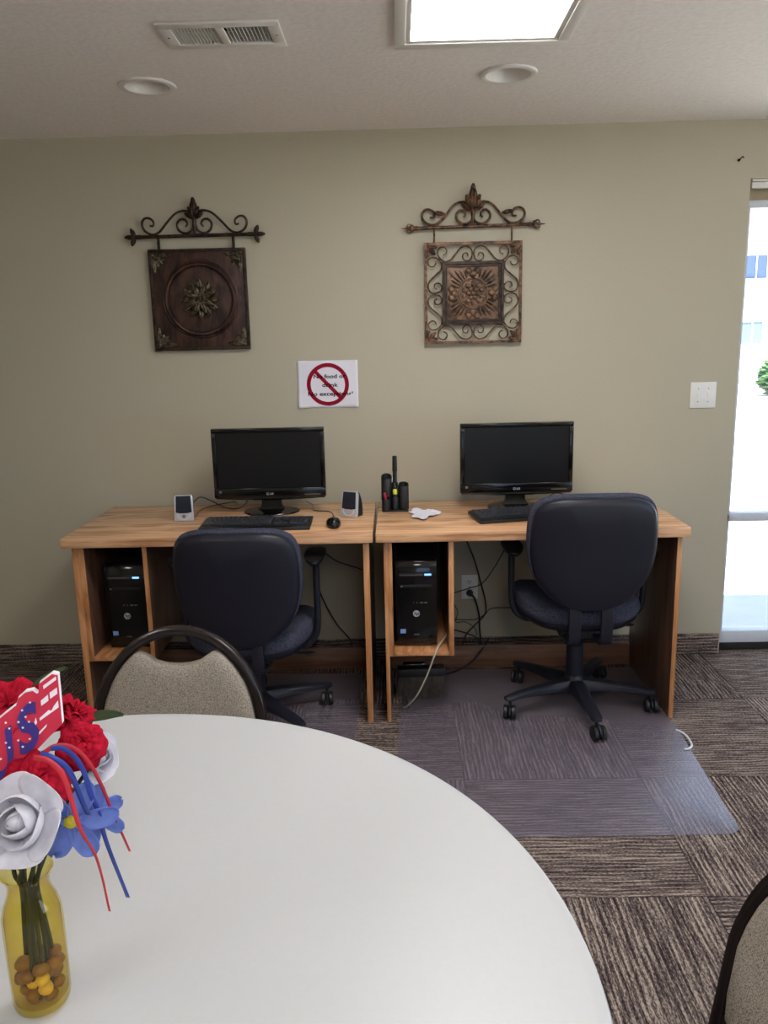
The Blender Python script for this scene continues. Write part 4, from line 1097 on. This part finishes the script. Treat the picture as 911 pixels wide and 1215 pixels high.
def orient(n, up=(0, 0, 1)):
    n = Vector(n).normalized(); return n.to_track_quat('Z', 'Y').to_matrix().to_4x4()
def stem_part(t, loc, foot, r=.0027, mid=None):
    l0 = Vector(loc)
    fa = math.atan2(foot[1], foot[0]); rim = Vector((VX + cos(fa) * .018, VY + sin(fa) * .018, VZ + .188))
    neck = Vector((VX + cos(fa) * .010, VY + sin(fa) * .008, VZ + .160))
    end = Vector((VX + foot[0], VY + foot[1], VZ + foot[2]))
    pts = [l0, l0 * .5 + rim * .5 + Vector((0, 0, .012)), rim, neck, neck * .5 + end * .5, end]
    MB().tube([p - l0 for p in catmull(pts, 6)], r, 7).build('stem', 'stem', t)
def leaf_part(t, X, L, W_):
    def f(u, v):
        w_ = W_ * sin(pi * (.04 + .93 * v)) ** .75; s = (u - .5) * 2
        return (s * w_, v * L, .15 * W_ * s * s + .12 * L * sin(v * 2.4) * .5)
    o = MB().grid(f, 8, 12, X).build('leaf', 'leaf', t, solid=.0006)
def rose(name, label, loc, n, r, foot, seed=1):
    rnd = random.Random(seed); t = thing(name, label, 'flower', loc); Q = orient(n)
    pm = MB()
    layers = [(3, .34, .30, .92, .0), (3, .52, .46, .98, .0), (3, .72, .58, .84, .05), (5, 1.02, .62, .56, .16)]
    for li, (cnt, rr, hw_, hh, curl) in enumerate(layers):
        for k in range(cnt):
            a0 = 2 * pi * k / cnt + li * .7 + rnd.uniform(-.15, .15); half = pi / max(cnt, 2) * 1.35 if cnt > 1 else pi
            jit = rnd.uniform(.95, 1.08)
            def f(u, v):
                s = (u - .5) * 2
                edge = 1 - .20 * abs(s) ** 3
                vv = v * edge
                rad = r * rr * jit * (.12 + .88 * sin(min(1, vv * 1.05) * pi / 2) ** .8) + r * curl * max(0, vv - .65) * 2.0
                z = r * hh * (vv ** 1.3) * .95 - r * curl * max(0, vv - .75) * 1.5
                a = a0 + s * half * (.35 + .65 * sin(pi * (.15 + .6 * v)))
                rad *= (1 + .05 * sin(3 * s + a0 * 5) * v) * (1 - (.60, .45, .25, .0)[li] * vv ** 3)
                return (rad * cos(a), rad * sin(a), z - .25 * r)
            pm.grid(f, 14, 10, Q)
    pm.ball((0, 0, .22 * r), (.25 * r, .25 * r, .36 * r), Q)
    pm.build('blossom', 'rose', t, solid=.0007)
    cal = MB(); cal.ball((0, 0, -.32 * r), (.22 * r, .22 * r, .2 * r), Q); cal.build('calyx', 'stem', t)
    stem_part(t, loc, foot)
    return t
def carnation(label, loc, n, r, foot, seed):
    rnd = random.Random(seed); t = thing('red_carnation', label, 'flower', loc); Q = orient(n); pm = MB()
    for li in range(7):
        tilt = li / 6; cnt = 4 + li % 2 + (li > 4)
        for k in range(cnt):
            a0 = 2 * pi * k / cnt + li * .55 + rnd.uniform(-.2, .2); ph = rnd.uniform(0, 6); R0 = r * (.55 + .5 * tilt) * rnd.uniform(.88, 1.12)
            el = R(82 - 92 * tilt + rnd.uniform(-8, 8))
            def f(u, v):
                s = (u - .5) * 2
                d = R0 * v * (1 - .10 * abs(s) ** 2.5 + .035 * sin(9 * s + ph))
                a = a0 + s * .80 * (.25 + .75 * v)
                ruff = .13 * R0 * v * v * sin(5.0 * s + ph) + .03 * R0 * v * sin(13 * s + 2 * ph)
                e = el - .5 * v * v * (1 - tilt * .3)
                rad = d * cos(e); z = d * sin(e) + ruff
                return (rad * cos(a), rad * sin(a), z - .1 * r)
            pm.grid(f, 14, 7, Q)
    pm.build('blossom', 'red', t, solid=.0005)
    stem_part(t, loc, foot)
    return t
def bluebloom(label, loc, n, r, foot, seed):
    rnd = random.Random(seed); t = thing('blue_flower', label, 'flower', loc); Q = orient(n); pm = MB()
    for k in range(6):
        a0 = 2 * pi * k / 6 + rnd.uniform(-.12, .12); L = r * rnd.uniform(.88, 1.1); dr = rnd.uniform(.0, .35)
        def f(u, v):
            s = (u - .5) * 2; w_ = r * .27 * (.35 + .65 * sin(pi * min(1, .12 + .70 * v))) * (1 if v < .8 else math.sqrt(max(0.02, 1 - ((v - .8) / .205) ** 2)))
            return (.1 * r + v * L, s * w_, .16 * r * s * s + L * (.12 * v - dr * v * v))
        pm.grid(f, 8, 14, Q @ RZ(a0))
    pm.build('blossom', 'blue', t, solid=.0005)
    MB().ball((0, 0, .06 * r), (.19 * r, .19 * r, .13 * r), Q).build('flower_centre', 'yellowc', t)
    stem_part(t, loc, foot)
    return t
yv = VY
ro = rose('white_rose', 'big white cloth rose in front, hanging over the vase mouth', at(26, 974, y=-2.992), (.02, -.88, .48), .042, (-.016, .014, .03), 3)
leaf_part(ro, TR(-.02, .015, -.02) @ RZ(R(60)), .05, .014)
ro2 = rose('white_rose', 'white cloth rose behind the ribbons, leaning over the table', at(113, 900, y=-2.80), (.75, -.35, .40), .030, (.017, .010, .04), 5)
leaf_part(ro2, TR(-.022, -.05, -.016) @ RZ(R(-86)), .040, .004)
c1 = carnation('red carnation directly above the big white rose', at(34, 929, y=-2.928), (-.02, -.55, .83), .043, (.006, -.018, .02), 11)
c2 = carnation('topmost red carnation, behind the red white and blue letters', at(14, 838, y=-2.86), (-.2, -.5, .85), .050, (-.018, .004, .03), 12)
leaf_part(c2, TR(.028, .0, .025) @ RZ(R(-70)) @ RX(R(20)), .045, .012)
c3 = carnation('red carnation reaching over the table edge toward the banquet chair', at(88, 846, y=-2.78), (.55, .15, .80), .036, (.016, -.004, .03), 13)
leaf_part(c3, TR(.0, .0, -.012) @ RZ(R(-82)), .062, .016)
c4 = carnation('small red carnation between the lettered pick and the ribbons', at(98, 880, y=-2.87), (.35, -.6, .7), .030, (.013, -.014, .03), 14)
bluebloom('blue flower with yellow centre beside the big white rose', at(84, 973, y=-2.925), (.35, -.80, .05), .047, (.0, -.019, .02), 21)
bluebloom('blue flower drooping beneath the ribbon ends', at(113, 966, y=-2.875), (.55, -.5, .45), .034, (.006, .018, .03), 22)

# lettered foam pick: blue starry letters on red board with flag stripes
def pick():
    o0 = at(0, 908, y=-2.905)
    t = thing('lettered_pick', 'red foam pick with starry blue letters and white stripes among flowers', 'decoration', o0)
    s = .00104                      # metres per photo pixel at its distance
    Xp = RZ(R(14)) @ RX(R(-6)) @ WALL
    q = lambda x, y: ((x) * s, (908 - y) * s)
    outl = [(-62, 905), (-62, 872), (-30, 868), (0, 856), (21, 841), (23, 840), (26, 832), (34, 826), (42, 825), (46, 829), (48, 828), (49, 818), (64, 808), (70, 810), (70, 868), (56, 880), (40, 895), (20, 912), (0, 926), (-30, 940), (-62, 944)]
    outl = [q(*p) for p in outl]
    MB().prism(outl, -.009, -.0012, .0008, Xp).build('white_backing', 'whitefoam', t, False)
    MB().prism([(x * .985, y * .99 - .0012) for x, y in outl], -.0012, .0, .0003, Xp).build('red_face', 'redfoam', t, False)
    sh = Matrix(((1, 0, 0, 0), (.62, 1, 0, 0), (0, 0, 1, 0), (0, 0, 0, 1)))     # lettering climbs to the right
    lt = MB()
    for ch, u, v, w_ in (('S', 33, 893, 22), ('U', 2, 922, 27), ('U', -34, 936, 26)):
        x, y = q(u, v); lt.text(ch, .074, Xp @ TR(x, y, .0012) @ sh, .0012, .0022, width=w_ * s)
    lt.build('lettering', 'bluefoam', t, False)
    st = MB(); rnd = random.Random(4)
    for u, v in ((38, 839), (29, 847), (32, 855), (24, 860), (35, 861), (28, 867), (22, 881), (34, 881), (26, 889), (11, 859), (14, 866), (9, 882), (12, 888), (1, 867), (2, 900)):
        x, y = q(u, v); st.prism([(x + .0017 * (1 if k % 2 == 0 else .45) * cos(pi / 2 + k * pi / 5), y + .0017 * (1 if k % 2 == 0 else .45) * sin(pi / 2 + k * pi / 5)) for k in range(10)], .0024, .0029, 0, Xp)
    st.build('star', 'whitefoam', t, False)
    wp = MB()
    for poly in ([(53, 822), (67, 813), (67, 817), (53, 826)], [(49, 839), (57, 833), (57, 840), (49, 845)], [(59, 831), (67, 826), (67, 833), (59, 838)], [(46, 859), (56, 851), (59, 852), (62, 847), (67, 841), (67, 849), (46, 862)], [(44, 875), (53, 867), (52, 870), (44, 878)], [(39, 866), (42, 858), (43, 864), (40, 868)]):
        wp.prism([q(*p) for p in poly], 0, .0010, 0, Xp)
    wp.build('white_stripes', 'whitefoam', t, False)
    foot = Vector((VX - .006, VY, VZ + .12)) - o0
    MB().cyl(Xp @ Vector((.012, .01, -.005)), foot, .0022, None, 8).build('stick', 'stem', t)
pick()

def ribbon(label, name, mat, pts, w_):
    P = catmull(pts, 10); l0 = P[0].copy(); N = len(P); mb = MB()
    def f(u, v):
        i = min(N - 1, int(round(u * (N - 1)))); p = P[i]; T = (P[min(N - 1, i + 1)] - P[max(0, i - 1)]).normalized()
        side = T.cross(Vector((.25 * sin(u * 5), -1, .2))).normalized()
        if side.length < .1: side = Vector((1, 0, 0))
        return p - l0 + side * (v - .5) * (w_(u) if callable(w_) else w_)
    mb.grid(f, N - 1, 2)
    o = mb.build(name, mat, solid=.0004); o.location = l0
    return tag(o, label, 'ribbon')
ribbon('longest red ribbon curling out over the white table', 'red_ribbon', 'ribr', [at(52, 893, y=-2.93), at(66, 885, y=-2.93), at(84, 886, y=-2.92), at(99, 897, y=-2.91), at(113, 917, y=-2.90), at(126, 945, y=-2.885), at(137, 975, y=-2.87), at(145, 990, y=-2.86), at(154, 1010, y=-2.85)], lambda u: .0055 * (1 - .35 * u))
ribbon('red ribbon falling past the yellow flower centre to a thin tip', 'red_ribbon', 'ribr', [at(40, 899, y=-2.985), at(56, 902, y=-2.99), at(72, 916, y=-2.99), at(82, 940, y=-2.99), at(92, 975, y=-2.985), at(100, 993, y=-2.975), at(112, 1012, y=-2.955), at(121, 1040, y=-2.94), at(130, 1081, y=-2.92)], lambda u: .0065 * (1 - .55 * u))
ribbon('blue ribbon arching beside the outer red ribbon', 'blue_ribbon', 'ribb', [at(60, 888, y=-2.94), at(74, 888, y=-2.94), at(88, 898, y=-2.93), at(99, 915, y=-2.925), at(107, 940, y=-2.92), at(116, 962, y=-2.915), at(124, 992, y=-2.90), at(131, 1012, y=-2.89), at(140, 1035, y=-2.88), at(152, 1065, y=-2.865)], .0058)
ribbon('shiny blue ribbon ending above the drooping blue flower', 'blue_ribbon', 'ribb', [at(48, 894, y=-2.955), at(62, 899, y=-2.957), at(76, 908, y=-2.956), at(86, 922, y=-2.953), at(95, 945, y=-2.948), at(105, 967, y=-2.94)], .0066)

# ------------------------------------------------------------------ light
sun = bpy.data.lights.new('sun', 'SUN'); sun.energy = 20.0; sun.angle = R(.6); sun.color = (1, .96, .9)
so = bpy.data.objects.new('sun', sun); COL.objects.link(so)
el, az = R(68), R(-8)
d = Vector((sin(az) * cos(el), cos(az) * cos(el), -sin(el)))
so.rotation_euler = d.to_track_quat('-Z', 'Y').to_euler(); so.location = (0, -5, 20)
wd = bpy.data.worlds.new('sky'); S.world = wd; wd.use_nodes = True
bg = wd.node_tree.nodes.get('Background') or wd.node_tree.nodes.new('ShaderNodeBackground')
bg.inputs[0].default_value = (.52, .70, 1.0, 1); bg.inputs[1].default_value = 2.2

vs = S.view_settings; vs.view_transform = 'Standard'; vs.look = 'None'; vs.gamma = 1; vs.exposure = 0.30; vs.use_curve_mapping = False
S.cycles.use_denoising = True
S.cycles.max_bounces = 10; S.cycles.diffuse_bounces = 5; S.cycles.transparent_max_bounces = 24
S.cycles.caustics_reflective = False; S.cycles.caustics_refractive = False
S.cycles.sample_clamp_indirect = 6
